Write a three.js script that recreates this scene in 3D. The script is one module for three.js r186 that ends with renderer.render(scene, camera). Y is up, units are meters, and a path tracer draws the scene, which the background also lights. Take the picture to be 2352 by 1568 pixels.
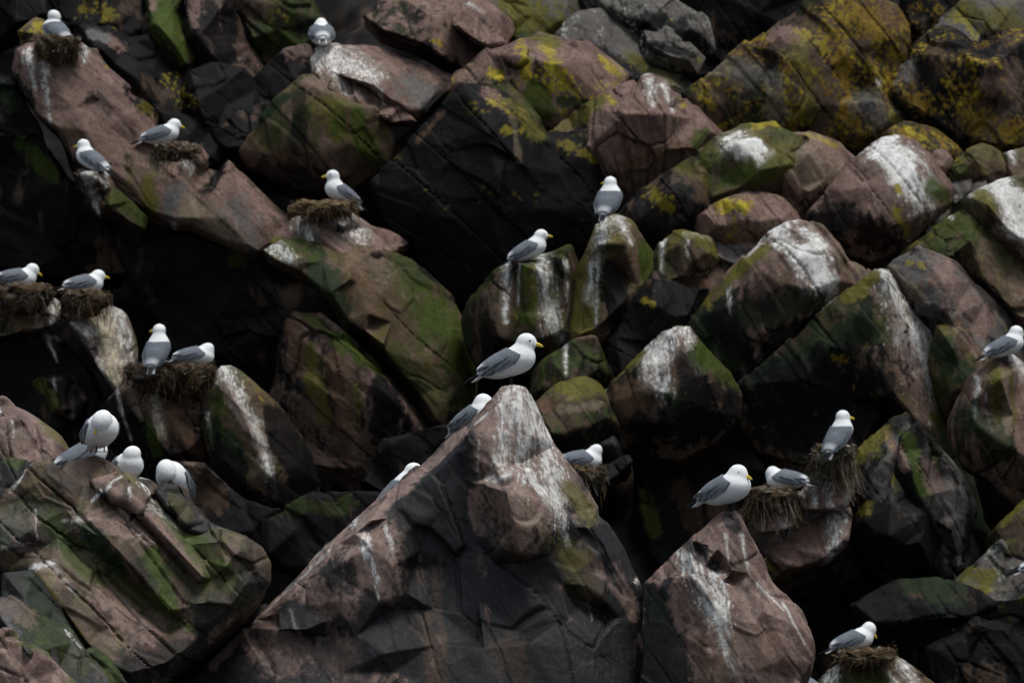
import * as THREE from 'three';
import { ConvexHull } from 'three/addons/math/ConvexHull.js';
import { mergeGeometries } from 'three/addons/utils/BufferGeometryUtils.js';

// ------------------------------------------------------------------ camera, sky, sun, exposure
const scene = new THREE.Scene();
const EYE = 6, SPAN = 0.26;                       // eye height over the water; width seen per metre of distance
const camera = new THREE.PerspectiveCamera(2 * Math.atan(SPAN * 1568 / 2352 / 2) * 180 / Math.PI, 1024 / 682, 0.5, 3000);
camera.position.set(0, EYE, 0);
camera.lookAt(0, EYE, -20);
camera.focus = 20.1;
camera.userData.fStop = 4.7;
scene.add(camera);
const renderer = new THREE.WebGLRenderer({ antialias: true });
renderer.toneMapping = THREE.LinearToneMapping;
renderer.toneMappingExposure = 1.85;
renderer.shadowMap.enabled = true;
{ // overcast sky: brightest overhead, dim towards the horizon, sea-dark below it
  const w = 128, h = 64, px = new Float32Array(w * h * 4);
  for (let j = 0; j < h; j++) for (let i = 0; i < w; i++) {
    const el = Math.sin(((j + 0.5) / h - 0.5) * Math.PI);
    let L = el > 0 ? (0.05 + 0.5 * el) : 0.02;
    const k = (j * w + i) * 4;
    px[k] = L * 0.9; px[k + 1] = L * 1.0; px[k + 2] = L * 1.12; px[k + 3] = 1;
  }
  const sky = new THREE.DataTexture(px, w, h, THREE.RGBAFormat, THREE.FloatType);
  sky.mapping = THREE.EquirectangularReflectionMapping; sky.magFilter = THREE.LinearFilter; sky.needsUpdate = true;
  scene.background = sky; scene.environment = sky;
  scene.backgroundIntensity = 1; scene.environmentIntensity = 1;
}
const sun = new THREE.DirectionalLight(0xfffaf2, 1.5);
sun.position.set(10, 40, -21); sun.target.position.set(0, 6, -26);
sun.castShadow = true; sun.shadow.radius = 40; sun.shadow.mapSize.set(2048, 2048);
Object.assign(sun.shadow.camera, { left: -12, right: 12, top: 12, bottom: -12, near: 1, far: 70 });
scene.add(sun, sun.target);

// ------------------------------------------------------------------ tools
const { abs, min, max, sin, cos, sqrt, floor, exp, log, PI, hypot } = Math;
const clamp = (x, a = 0, b = 1) => x < a ? a : x > b ? b : x;
const mix = (a, b, t) => a + (b - a) * t;
const sst = (a, b, x) => { x = clamp((x - a) / (b - a)); return x * x * (3 - 2 * x); };
function rng(seed) { let s = seed >>> 0 || 1; return () => { s = (s + 0x6D2B79F5) | 0; let t = Math.imul(s ^ s >>> 15, 1 | s); t = t + Math.imul(t ^ t >>> 7, 61 | t) ^ t; return ((t ^ t >>> 14) >>> 0) / 4294967296; }; }
const PERM = new Uint8Array(512), GX = new Float32Array(256), GY = new Float32Array(256), GZ = new Float32Array(256);
{ const r = rng(7), p = [...Array(256).keys()]; for (let i = 255; i > 0; i--) { const j = floor(r() * (i + 1)); [p[i], p[j]] = [p[j], p[i]]; }
  for (let i = 0; i < 512; i++) PERM[i] = p[i & 255];
  for (let i = 0; i < 256; i++) { const z = r() * 2 - 1, a = r() * 2 * PI, q = sqrt(1 - z * z); GX[i] = q * cos(a); GY[i] = q * sin(a); GZ[i] = z; } }
function noise(x, y, z) {           // gradient noise, about -0.7 .. 0.7
  const xf = floor(x), yf = floor(y), zf = floor(z), X = xf & 255, Y = yf & 255, Z = zf & 255;
  x -= xf; y -= yf; z -= zf;
  const u = x * x * x * (x * (x * 6 - 15) + 10), v = y * y * y * (y * (y * 6 - 15) + 10), w = z * z * z * (z * (z * 6 - 15) + 10);
  const A = PERM[X] + Y, B = PERM[X + 1] + Y, AA = PERM[A] + Z, AB = PERM[A + 1] + Z, BA = PERM[B] + Z, BB = PERM[B + 1] + Z;
  const g = (h, a, b, c) => GX[h] * a + GY[h] * b + GZ[h] * c;
  const n00 = g(PERM[AA], x, y, z), n10 = g(PERM[BA], x - 1, y, z), n01 = g(PERM[AB], x, y - 1, z), n11 = g(PERM[BB], x - 1, y - 1, z);
  const m00 = g(PERM[AA + 1], x, y, z - 1), m10 = g(PERM[BA + 1], x - 1, y, z - 1), m01 = g(PERM[AB + 1], x, y - 1, z - 1), m11 = g(PERM[BB + 1], x - 1, y - 1, z - 1);
  const a0 = n00 + (n10 - n00) * u, a1 = n01 + (n11 - n01) * u, b0 = m00 + (m10 - m00) * u, b1 = m01 + (m11 - m01) * u;
  const c0 = a0 + (a1 - a0) * v, c1 = b0 + (b1 - b0) * v;
  return c0 + (c1 - c0) * w;
}
function fbm(x, y, z, oct = 4) { let s = 0, a = 1, t = 0; for (let i = 0; i < oct; i++) { s += a * noise(x, y, z); t += a; a *= 0.52; x = x * 2.03 + 11.3; y = y * 2.03 + 5.1; z = z * 2.03 + 7.7; } return s / t; }
const fb01 = (x, y, z, o) => clamp(0.5 + fbm(x, y, z, o) * 1.25);
const hash = (a, b, c, s) => { let h = Math.imul(a, 374761393) ^ Math.imul(b, 668265263) ^ Math.imul(c, 2147483647 - 58) ^ Math.imul(s, 1274126177); h = Math.imul(h ^ h >>> 13, 1274126177); h ^= h >>> 16; return (h >>> 0) / 4294967296; };
const cell = { f1: 0, f2: 0, id: 0, x: 0, y: 0, z: 0 };
function worley(x, y, z, seed) {
  const X = floor(x), Y = floor(y), Z = floor(z); let f1 = 9, f2 = 9;
  for (let i = -1; i < 2; i++) for (let j = -1; j < 2; j++) for (let k = -1; k < 2; k++) {
    const a = X + i, b = Y + j, c = Z + k, px = a + hash(a, b, c, seed), py = b + hash(a, b, c, seed + 1), pz = c + hash(a, b, c, seed + 2);
    const d = (px - x) * (px - x) + (py - y) * (py - y) + (pz - z) * (pz - z);
    if (d < f1) { f2 = f1; f1 = d; cell.id = hash(a, b, c, seed + 3); cell.x = x - px; cell.y = y - py; cell.z = z - pz; } else if (d < f2) f2 = d;
  }
  cell.f1 = sqrt(f1); cell.f2 = sqrt(f2); return cell;
}
// a place seen at (x, y) of a 2352 x 1568 picture at distance d from the eye
const at = (x, y, d) => [(x - 1176) / 2352 * SPAN * d, EYE + (784 - y) / 2352 * SPAN * d, -d];
const names = new Map();
const numbered = (n) => { const k = names.get(n) ?? 0; names.set(n, k + 1); return k ? n + '_' + String(k).padStart(3, '0') : n; };
function tag(o, label, category, group, kind) { if (label) o.userData.label = label; if (category) o.userData.category = category; if (group) o.userData.group = group; if (kind) o.userData.kind = kind; return o; }
function meshOf(name, geo, mat, parent) { const m = new THREE.Mesh(geo, mat); m.name = name; m.castShadow = m.receiveShadow = true; if (parent) parent.add(m); return m; }

// ------------------------------------------------------------------ materials
function grainTexture(size, fn) {
  const d = new Uint8Array(size * size * 4);
  for (let j = 0; j < size; j++) for (let i = 0; i < size; i++) { const v = clamp(fn(i / size, j / size)) * 255, k = (j * size + i) * 4; d[k] = d[k + 1] = d[k + 2] = v; d[k + 3] = 255; }
  const t = new THREE.DataTexture(d, size, size); t.wrapS = t.wrapT = THREE.RepeatWrapping; t.magFilter = THREE.LinearFilter; t.minFilter = THREE.LinearMipmapLinearFilter; t.generateMipmaps = true; t.needsUpdate = true; return t;
}
const torus = (u, v, f, o, s) => { // seamless noise
  const a = u * 2 * PI, b = v * 2 * PI; return fbm(cos(a) * f + s, sin(a) * f + cos(b) * f * 1.01, sin(b) * f - s, o); };
const rockGrain = grainTexture(512, (u, v) => 0.5 + 0.7 * torus(u, v, 6, 5, 3.1) + 0.35 * torus(u, v, 17, 3, 9.2));
const roughGrain = grainTexture(256, (u, v) => 0.8 + 0.4 * torus(u, v, 4, 4, 1.7));
const rockMat = new THREE.MeshPhysicalMaterial({ specularIntensity: .12, vertexColors: true, roughness: .72, roughnessMap: roughGrain, metalness: 0, bumpMap: rockGrain, bumpScale: 0.003 });
const wetRockMat = rockMat.clone(); wetRockMat.specularIntensity = .4; wetRockMat.roughness = .66;
// ------------------------------------------------------------------ rock maker
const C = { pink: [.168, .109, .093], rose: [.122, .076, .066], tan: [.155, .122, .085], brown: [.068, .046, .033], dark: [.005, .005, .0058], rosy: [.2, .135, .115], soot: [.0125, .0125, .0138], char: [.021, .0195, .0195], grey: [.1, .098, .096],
  green: [.036, .05, .009], moss: [.045, .07, .011], deep: [.016, .026, .012], olive: [.088, .08, .016], yellow: [.25, .2, .018], orange: [.14, .088, .012], pale: [.26, .29, .25], guano: [.62, .62, .605], bone: [.52, .46, .33], rust: [.082, .048, .03] };
// style: share of each covering. pk pink over brown, dk black varnish, gr green film, li yellow or orange lichen, wl more varnish as painted shade on faces turned left
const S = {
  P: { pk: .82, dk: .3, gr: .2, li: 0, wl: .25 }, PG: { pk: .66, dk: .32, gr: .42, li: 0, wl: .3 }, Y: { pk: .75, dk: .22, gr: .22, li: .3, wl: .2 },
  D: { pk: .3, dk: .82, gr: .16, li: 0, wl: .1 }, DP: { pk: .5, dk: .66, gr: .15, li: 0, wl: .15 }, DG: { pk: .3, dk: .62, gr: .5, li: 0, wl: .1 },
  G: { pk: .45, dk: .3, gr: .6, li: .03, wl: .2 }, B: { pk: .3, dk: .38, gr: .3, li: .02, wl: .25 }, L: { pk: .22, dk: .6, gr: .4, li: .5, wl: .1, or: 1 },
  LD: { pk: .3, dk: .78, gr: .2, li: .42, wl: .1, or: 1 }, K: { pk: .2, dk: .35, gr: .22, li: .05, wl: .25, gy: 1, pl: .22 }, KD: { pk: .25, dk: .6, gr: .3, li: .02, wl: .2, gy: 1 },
};
const col = [0, 0, 0];
const over = (c, m) => { if (m <= 0) return; if (m > 1) m = 1; col[0] += (c[0] - col[0]) * m; col[1] += (c[1] - col[1]) * m; col[2] += (c[2] - col[2]) * m; };
const cover = (n, amt, soft = .1) => amt <= 0 ? 0 : sst(1 - amt - soft, 1 - amt + soft, n);
function paint(x, y, z, nx, ny, nz, s, stains, seed, crack) {
  const o = seed * 3.7, ca = s.ca, sa = s.sa, along = x * ca + y * sa, across = -x * sa + y * ca;
  const big = fb01(x * 1.7 + o, y * 1.7, z * 1.7, 4), mid = fb01(x * 6 + o, y * 4.5, z * 6, 4), fine = fb01(x * 34 + o, y * 34, z * 34, 3);
  const run = fb01(x * 14 + o, y * 1.6, z * 14, 4), bed = fb01(along * 3 + o, across * 22, z * 9, 4);
  col[0] = C.brown[0]; col[1] = C.brown[1]; col[2] = C.brown[2];
  if (s.gy) over(C.grey, .75);
  over(bed > .5 ? s.pkc : C.rose, cover(mid * .5 + bed * .3 + big * .3 - .05, s.pk, .22));
  over(C.tan, .6 * s.pk * cover(run * .6 + big * .4, .42, .15));
  over(C.char, .7 * cover(bed * .6 + fine * .3 + .05, .3 * (s.dk + .3), .08));
  over(C.char, .65 * cover(run * .6 + fine * .25 + mid * .2 - .02, .22 + .3 * s.dk, .1));
  over(C.brown, .7 * cover(mid * .7 + fine * .2 + .03, .42 - .2 * s.pk, .1));
  const left = clamp(-nx * .9 + .1);  // sides turned from the sun get extra varnish, shade put into the colour
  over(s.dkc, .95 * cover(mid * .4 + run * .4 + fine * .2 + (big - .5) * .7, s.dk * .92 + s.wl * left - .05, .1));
  if (s.pl) over(C.pale, .8 * cover(mid * .5 + fine * .5, s.pl + .1, .07));
  const g = s.gr * .75 + .22 * s.gr * ny;
  over(big > .52 ? C.green : C.olive, .85 * cover(big * .45 + run * .45 + fine * .12, g, .16));
  if (s.gr > .3) over(C.deep, .7 * cover(mid * .5 + fb01(x * 2.3 - o, y * 2.3, z * 2.3 + 5, 3) * .5, s.gr * .6, .12));
  const lich = (amt, c) => { if (amt <= 0) return; const w = worley(x * 20 + o, y * 20, z * 20, 5), blot = fb01(x * 2.6 - o, y * 2.6, z * 2.6, 3);
    const d = sst(.52, .3, w.f1 + fine * .35 - .15 + (w.id > .6 ? .3 : 0)); over(c, .9 * max(d * cover(blot, amt + .12, .12), cover(fine * .4 + mid * .3 + blot * .35, amt * .8, .06))); };
  if (s.li > .01) lich(s.li, s.or ? C.orange : C.yellow);
  if (s.or && s.li > .2) lich(s.li * .5, C.yellow);
  for (const t of stains) {
    const ax = x - t.x0, ay = y - t.y0; let h = (ax * t.dx + ay * t.dy) / t.l2; h = clamp(h);
    const ex = ax - t.dx * h; let ey = ay - t.dy * h; const r = mix(t.r0, t.r1, h); if (ey < 0 && r > .05 && (t.k === 'W' || t.k === 'w')) ey *= .28 + 1.1 * clamp(run * 1.6 - .35); const e = hypot(ex, ey) / r;
    if (e > 1.9) continue;
    if (t.k === 'w' || t.k === 'b') {
      over([.27, .235, .205], .4 * t.s * sst(-.55, .5, (1 - e) + (mid - .5) * 1.2 + (run - .5) * 1.2));
      const L = sqrt(t.l2) + 1e-6, ux = t.dx / L, uy = t.dy / L, q = t.r0 > .055 ? x + y * .12 : (-ex * uy + ey * ux);
      const st = fb01((q + .25 * noise(x * 9, y * 9, z * 9) * .1) * 95 + o, h * L * 7, z * 20, 3), sp = fb01(x * 40, y * 14, z * 40, 3);
      const m = (1 - e) * .95 + (st - .5) * 2.6 + (sp - .5) * .9 - h * .3 - .22 + .12 * t.s;
      over(t.k === 'w' ? C.guano : C.bone, min(.9, t.s) * (s.dkc === C.dark ? sst(-.12, .9, m) : sst(.05, .55, m)) * (.62 + .38 * sp));
    } else if (t.k === 'W') { // a solid crust
      over([.3, .265, .235], .6 * t.s * sst(-.75, .35, (1 - e) + (mid - .5) * 1.2 + (run - .5) * 1.4));
      over(C.guano, t.s * sst(-.05, .45, (1 - e) + (mid - .5) * 1.5 + (run - .5) * .8 + (fine - .5) * 1.1) * (.6 + .4 * run));
    } else if (t.k === 'y' || t.k === 'o') {
      const w = worley(x * 26 + o, y * 26, z * 26, 9); over(t.k === 'y' ? C.yellow : C.orange, .9 * t.s * sst(0, .3, (1 - e) * .95 + (mid - .5) * 1.7 + .3 - w.f1 * 1.15 + (fine - .5) * .8 + (w.id - .5) * .6));
    } else {
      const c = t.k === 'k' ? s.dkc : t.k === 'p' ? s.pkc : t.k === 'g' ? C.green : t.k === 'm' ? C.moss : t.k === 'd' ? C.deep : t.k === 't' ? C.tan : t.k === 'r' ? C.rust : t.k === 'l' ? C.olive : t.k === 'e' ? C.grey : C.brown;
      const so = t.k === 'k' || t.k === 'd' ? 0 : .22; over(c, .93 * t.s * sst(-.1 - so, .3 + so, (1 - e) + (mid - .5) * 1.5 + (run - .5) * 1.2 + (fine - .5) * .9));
    }
  }
  if (s.sp) { const w = worley(x * 9 + o, y * 9, z * 9, 21); if (w.id > .8) over(C.guano, .8 * sst(.1, .05, w.f1)); }
  const pit = fb01(x * 75 + o, y * 75, z * 75, 2), v = (.66 + .68 * fine) * (.74 + .52 * mid) * (.8 + .4 * pit) * (1 - .55 * sst(.72, .86, pit)) * (1 - .6 * crack);
  col[0] *= v; col[1] *= v; col[2] *= v;
}
function refine(pos, tri, target) {          // split every edge longer than target(x, y, z) until none is
  for (let pass = 0; pass < 12; pass++) {
    const mids = new Map(), N = 4194304; let any = false;
    const mid = (a, b) => {
      const k = a < b ? a * N + b : b * N + a; let m = mids.get(k);
      if (m === undefined) {
        const ax = pos[3 * a], ay = pos[3 * a + 1], az = pos[3 * a + 2], bx = pos[3 * b], by = pos[3 * b + 1], bz = pos[3 * b + 2];
        const x = (ax + bx) / 2, y = (ay + by) / 2, z = (az + bz) / 2;
        if (hypot(ax - bx, ay - by, az - bz) > target(x, y, z)) { m = pos.length / 3; pos.push(x, y, z); any = true; } else m = -1;
        mids.set(k, m);
      } return m;
    };
    const out = [];
    for (let i = 0; i < tri.length; i += 3) {
      const a = tri[i], b = tri[i + 1], c = tri[i + 2], p = mid(a, b), q = mid(b, c), r = mid(c, a), n = (p >= 0) + (q >= 0) + (r >= 0);
      if (n === 0) out.push(a, b, c);
      else if (n === 3) out.push(a, p, r, p, b, q, r, q, c, p, q, r);
      else if (n === 1) { if (p >= 0) out.push(a, p, c, p, b, c); else if (q >= 0) out.push(a, b, q, a, q, c); else out.push(a, b, r, b, c, r); }
      else if (p < 0) out.push(q, c, r, a, b, q, a, q, r);
      else if (q < 0) out.push(a, p, r, p, b, c, p, c, r);
      else out.push(p, b, q, a, p, q, a, q, c);
    }
    tri = out; if (!any) break;
  }
  return tri;
}
const ground = new Map();                    // highest rock tops by place, for what stands on them
const GC = .02, gkey = (x, z) => floor((x + 20) / GC) * 8192 + floor((z + 60) / GC);
let triangles = 0;
function block(front, d, s, o) {             // one rounded, fractured block of rock from the corners that face the sea
  const pts = []; let cx = 0, cy = 0, n = front.length / 3, zmin = 0;
  for (let i = 0; i < n; i++) { cx += front[3 * i] / n; cy += front[3 * i + 1] / n; }
  const size = (() => { let a = 1e9, b = -1e9, e = 1e9, f = -1e9; for (let i = 0; i < n; i++) { a = min(a, front[3 * i]); b = max(b, front[3 * i]); e = min(e, front[3 * i + 1]); f = max(f, front[3 * i + 1]); } return sqrt((b - a) * (f - e)) / 2352 * SPAN * d; })();
  const t = o.t ?? clamp(size * .75, .15, .9), r = rng(o.seed * 77 + 5);
  for (let i = 0; i < n; i++) {
    const [x, y, dz] = [front[3 * i], front[3 * i + 1], front[3 * i + 2] * (o.zs ?? 1)], dd = d - dz; zmin = max(zmin, dd);
    pts.push(new THREE.Vector3(...at(x, y, dd)), new THREE.Vector3(...at(cx + (x - cx) * (.86 + .14 * r()), cy + (y - cy) * (.86 + .14 * r()) + (y > cy ? (o.root ?? .12) : .06) * size / SPAN / d * 2352, d + t * (.75 + .5 * r()))));
  }
  if (!o.hull) {
    let ring = front, inner = o.relief;
    if (!inner) {                              // trailing corners that lie inside the ring; then broken facets between them
      let m = n; const inRing = (x, y, k) => { let c = false; for (let i = 0, j = k - 1; i < k; j = i++) { const xi = front[3 * i], yi = front[3 * i + 1], xj = front[3 * j], yj = front[3 * j + 1]; if ((yi > y) !== (yj > y) && x < (xj - xi) * (y - yi) / (yj - yi) + xi) c = !c; } return c; };
      while (m > 5 && inRing(front[3 * m - 3], front[3 * m - 2], m - 1)) m--;
      const known = [], zs = o.zs ?? 1.15, px = 2352 / SPAN / d, put = []; inner = []; ring = [];
      for (let i = 0; i < n; i++) known.push([front[3 * i], front[3 * i + 1], front[3 * i + 2] * zs]);
      const level = (x, y) => { let a = 0, w = 0; for (const p of known) { const u = 1 / ((p[0] - x) ** 2 + (p[1] - y) ** 2 + 60); a += u * p[2]; w += u; } return a / w; };
      const bev = clamp(size * .07, .015, .05), seen = [];
      const sk = o.skirt ?? (d > 23 ? .28 : 0), skirt = (x, y, z) => { // flanks that run on down between the neighbours
        const L = hypot(x - cx, y - cy), ox = (x - cx) / L, oy = (y - cy) / L, a = sst(-.8, .1, oy) * sk; if (a < .03) { ring.push(x, y, z - bev); return; }
        ring.push(x + ox * a * size * px * .8, y + (max(0, oy) * .7 + .55) * a * size * px, z - bev - a * size * 1.15); inner.push(x, y, z - bev * .6); seen.push([x, y]); };
      for (let i = 0; i < m; i++) { const [x, y, z] = known[i]; skirt(x, y, z);
        const [nx, ny] = known[(i + 1) % m], L = hypot(cx - x, cy - y), k = min(.3, bev * px * (.8 + .5 * r()) / L), ix = x + (cx - x) * k, iy = y + (cy - y) * k;
        if (inRing(ix, iy, m)) { inner.push(ix, iy, z + bev * .5); seen.push([ix, iy]); }
        if (hypot(nx - x, ny - y) > size * px * .4) skirt((x + nx) / 2 + (r() - .5) * size * px * .03, (y + ny) / 2 + (r() - .5) * size * px * .03, (z + known[(i + 1) % m][2]) / 2); }
      for (let i = m; i < n; i++) { inner.push(...known[i]); seen.push(known[i]); }
      const gap = size * px * (o.facet ?? .25);
      for (let i = 0; i < 260; i++) { const x = cx + (r() - .5) * size * px * 2.6, y = cy + (r() - .5) * size * px * 2.6;
        if (!inRing(x, y, m) || seen.some(p => hypot(p[0] - x, p[1] - y) < gap)) continue; let near = 1e9; for (let k = 0; k < m; k++) near = min(near, hypot(front[3 * k] - x, front[3 * k + 1] - y)); if (near < gap * .7) continue;
        seen.push([x, y]); inner.push(x, y, level(x, y) + .02 + size * (o.jag ?? .13) * (r() - .5)); }
    }
    return finish(relief(ring, inner, d, t, size, o, cx), null, d, t, size, s, o);
  }
  const hull = new ConvexHull().setFromPoints(pts), planes = [], pos = [], idx = new Map(); let tri = [];
  for (const f of hull.faces) {
    const nn = f.normal; if (!planes.some(p => p[0] * nn.x + p[1] * nn.y + p[2] * nn.z > .9985)) planes.push([nn.x, nn.y, nn.z, f.constant]);
    const loop = []; let e = f.edge; do { const v = e.head().point; if (!idx.has(v)) { idx.set(v, pos.length / 3); pos.push(v.x, v.y, v.z); } loop.push(idx.get(v)); e = e.next; } while (e !== f.edge);
    for (let i = 1; i + 1 < loop.length; i++) tri.push(loop[0], loop[i], loop[i + 1]);
  }
  for (let i = 0; i < (o.cuts ?? 6); i++) {      // broken corners
    let nx = r() * 2 - 1, ny = r() * 1.4 - 1, nz = r() * 1.3 - .1; const l = hypot(nx, ny, nz) || 1; nx /= l; ny /= l; nz /= l;
    let far = -1e9, mean = 0; for (const p of pts) { const f = p.x * nx + p.y * ny + p.z * nz; far = max(far, f); mean += f / pts.length; }
    planes.push([nx, ny, nz, far - (far - mean) * (.02 + .08 * r())]);
  }
  return finish({ pos, tri }, planes, d, t, size, s, o);
}
function relief(outline, inner, d, t, size, o, cx) {     // a closed rock from its outline and the corners inside it
  const n = outline.length / 3, P = []; for (let i = 0; i < n; i++) P.push([outline[3 * i], outline[3 * i + 1], outline[3 * i + 2]]);
  for (let i = 0; i < inner.length; i += 3) P.push([inner[i], inner[i + 1], inner[i + 2]]);
  const inside = (x, y) => { let c = false; for (let i = 0, j = n - 1; i < n; j = i++) if ((P[i][1] > y) !== (P[j][1] > y) && x < (P[j][0] - P[i][0]) * (y - P[i][1]) / (P[j][1] - P[i][1]) + P[i][0]) c = !c; return c; };
  const V = [...P, [-9000, -9000], [12000, -9000], [1000, 15000]], N = P.length; let T = [[N, N + 1, N + 2]];
  for (let k = 0; k < N; k++) {
    const [x, y] = [V[k][0] + .01 * sin(k * 7.1), V[k][1] + .01 * cos(k * 3.3)], bad = [], keep = [];
    for (const q of T) { const [a, b, c] = q.map(i => V[i]), ax = a[0] - x, ay = a[1] - y, bx = b[0] - x, by = b[1] - y, cx = c[0] - x, cy = c[1] - y;
      const det = (ax * ax + ay * ay) * (bx * cy - cx * by) - (bx * bx + by * by) * (ax * cy - cx * ay) + (cx * cx + cy * cy) * (ax * by - bx * ay), or = (b[0] - a[0]) * (c[1] - a[1]) - (b[1] - a[1]) * (c[0] - a[0]);
      (det * or > 0 ? bad : keep).push(q); }
    const ed = new Map(); for (const q of bad) for (let i = 0; i < 3; i++) { const a = q[i], b = q[(i + 1) % 3], m = ed.get(b + ',' + a); if (m) ed.delete(b + ',' + a); else ed.set(a + ',' + b, [a, b]); }
    T = keep; for (const [a, b] of ed.values()) T.push([a, b, k]);
  }
  const pos = [], tri = []; for (const p of P) pos.push(...at(p[0], p[1], d - p[2]));
  const ends = new Map();
  for (const q of T) { if (max(...q) >= N || !inside((V[q[0]][0] + V[q[1]][0] + V[q[2]][0]) / 3, (V[q[0]][1] + V[q[1]][1] + V[q[2]][1]) / 3)) continue;
    const [a, b, c] = q, or = (V[b][0] - V[a][0]) * (V[c][1] - V[a][1]) - (V[b][1] - V[a][1]) * (V[c][0] - V[a][0]), w = or > 0 ? [a, c, b] : [a, b, c];
    tri.push(...w); for (let i = 0; i < 3; i++) { const k = w[(i + 1) % 3] + ',' + w[i]; if (ends.has(k)) ends.delete(k); else ends.set(w[i] + ',' + w[(i + 1) % 3], [w[i], w[(i + 1) % 3]]); } }
  const back = new Map(); let mx = 0, my = 0; for (let i = 0; i < n; i++) { mx += P[i][0] / n; my += P[i][1] / n; }
  for (const e of ends.values()) for (const a of e) if (!back.has(a)) { back.set(a, pos.length / 3); pos.push(...at(mx + (V[a][0] - mx) * .95, my + (V[a][1] - my) * .92 + (V[a][1] > my ? (o.root ?? .12) * size / SPAN / d * 2352 : 20), d + t)); }
  const hub = pos.length / 3; pos.push(...at(mx, my, d + t * 1.2));
  for (const [a, b] of ends.values()) tri.push(b, a, back.get(a), b, back.get(a), back.get(b), back.get(b), back.get(a), hub);
  return { pos, tri };
}
function finish({ pos, tri }, planes, d, t, size, s, o) {
  const fineEdge = d * .00068 * (o.res ?? 1), zc = -d - min(.2, t * .25), hw = SPAN * d * .54, hh = SPAN * d * .36;
  tri = refine(pos, tri, (x, y, z) => mix(fineEdge, .08, max(clamp((zc - z) / (t * .25)), clamp((abs(x) - hw) * 4), clamp((abs(y - EYE) - hh) * 4))));
  if (!planes) {                              // weather the corners of a relief rock
    const N = pos.length / 3, cnt = new Uint8Array(N), acc = new Float64Array(N * 3);
    for (let it = 0; it < (o.smooth ?? 2); it++) { acc.fill(0); cnt.fill(0);
      for (let i = 0; i < tri.length; i++) { const a = tri[i], b = tri[i % 3 === 2 ? i - 2 : i + 1]; for (let k = 0; k < 3; k++) { acc[3 * a + k] += pos[3 * b + k]; acc[3 * b + k] += pos[3 * a + k]; } cnt[a]++; cnt[b]++; }
      for (let v = 0; v < N; v++) if (cnt[v]) for (let k = 0; k < 3; k++) pos[3 * v + k] = mix(pos[3 * v + k], acc[3 * v + k] / cnt[v], .6); }
    const g = new THREE.BufferGeometry(); g.setAttribute('position', new THREE.Float32BufferAttribute(pos, 3)); g.setIndex(tri); g.computeVertexNormals(); var soft = g.attributes.normal.array; planes = [];
  }
  const P = planes.length, PX = new Float64Array(P), PY = new Float64Array(P), PZ = new Float64Array(P), PW = new Float64Array(P), E = new Float64Array(P);
  planes.forEach((p, i) => { PX[i] = p[0]; PY[i] = p[1]; PZ[i] = p[2]; PW[i] = p[3]; });
  const N = pos.length / 3, nor = new Float32Array(N * 3), cr = new Float32Array(N), out = new Float32Array(pos);
  const q = o.seed * 5.3, k0 = (o.round ?? .005) * clamp(size / .7, .5, 1.6), amp = clamp(size, .25, 1.2) * (o.rough ?? 1), ca = cos(s.bed), sa = sin(s.bed);
  for (let v = 0; v < N; v++) {
    let x = pos[3 * v], y = pos[3 * v + 1], z = pos[3 * v + 2], gx = 0, gy = 0, gz = 1;
    const k = k0 * (.3 + 1.6 * fb01(x * 2.5 + q, y * 2.5, z * 2.5, 2));
    if (soft) { gx = soft[3 * v]; gy = soft[3 * v + 1]; gz = soft[3 * v + 2]; } else for (let it = 0; it < 3; it++) {
      let m = -1e9, w = 0; gx = gy = gz = 0;
      for (let i = 0; i < P; i++) { const f = PX[i] * x + PY[i] * y + PZ[i] * z - PW[i]; E[i] = f; if (f > m) m = f; }
      for (let i = 0; i < P; i++) { const a = E[i] - m; if (a > -9 * k) { const e = exp(a / k); w += e; gx += e * PX[i]; gy += e * PY[i]; gz += e * PZ[i]; } }
      const f = m + k * log(w); gx /= w; gy /= w; gz /= w; const g2 = max(.15, gx * gx + gy * gy + gz * gz), st = f / g2;
      x -= gx * st; y -= gy * st; z -= gz * st;
    }
    const gl = 1 / (sqrt(gx * gx + gy * gy + gz * gz) + 1e-9); gx *= gl; gy *= gl; gz *= gl;
    // swell, fracture steps along the bedding, cracks, chips and grain
    const al = x * ca + y * sa, ac = -x * sa + y * ca;
    let c2 = 0, h = amp * .07 * fbm(x * 1.3 + q, y * 1.3, z * 1.3, 3);
    const wob = .35 * noise(x * 2.4, y * 2.4, z * 2.4), wx = al * 1.5 + q + wob, wy = ac * 3.4 - wob, wz = z * 2;
    const crackiness = fb01(x * 1.1 + q, y * 1.1 + 4, z * 1.1, 2), brk = .25 + .75 * sst(.42, .62, crackiness);
    worley(wx, wy, wz, 31); const gap = cell.f2 - cell.f1, edge = sst(0, .05, gap), id = cell.id;
    h += amp * brk * (.04 * (id - .5) + .09 * (cell.x * (id * 7 % 1 - .5) + cell.y * (id * 13 % 1 - .5))) * edge;
    const c = (1 - sst(.0, .03, gap)) * sst(.5, .66, crackiness);
    h -= .022 * c * (o.rough ?? 1);
    worley(al * 5 - q, ac * 9 + wob * 2, z * 6, 47); h += amp * (.012 * (cell.id - .5) + .01 * (cell.x * (cell.id * 9 % 1 - .5))) * sst(0, .07, cell.f2 - cell.f1) * sst(.4, .6, fb01(x * 2 - q, y * 2, z * 2, 2));
    h += .01 * amp * fbm(al * 5 + q, ac * 11, z * 7, 3) + .003 * fbm(x * 34, y * 34, z * 34, 2);
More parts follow.
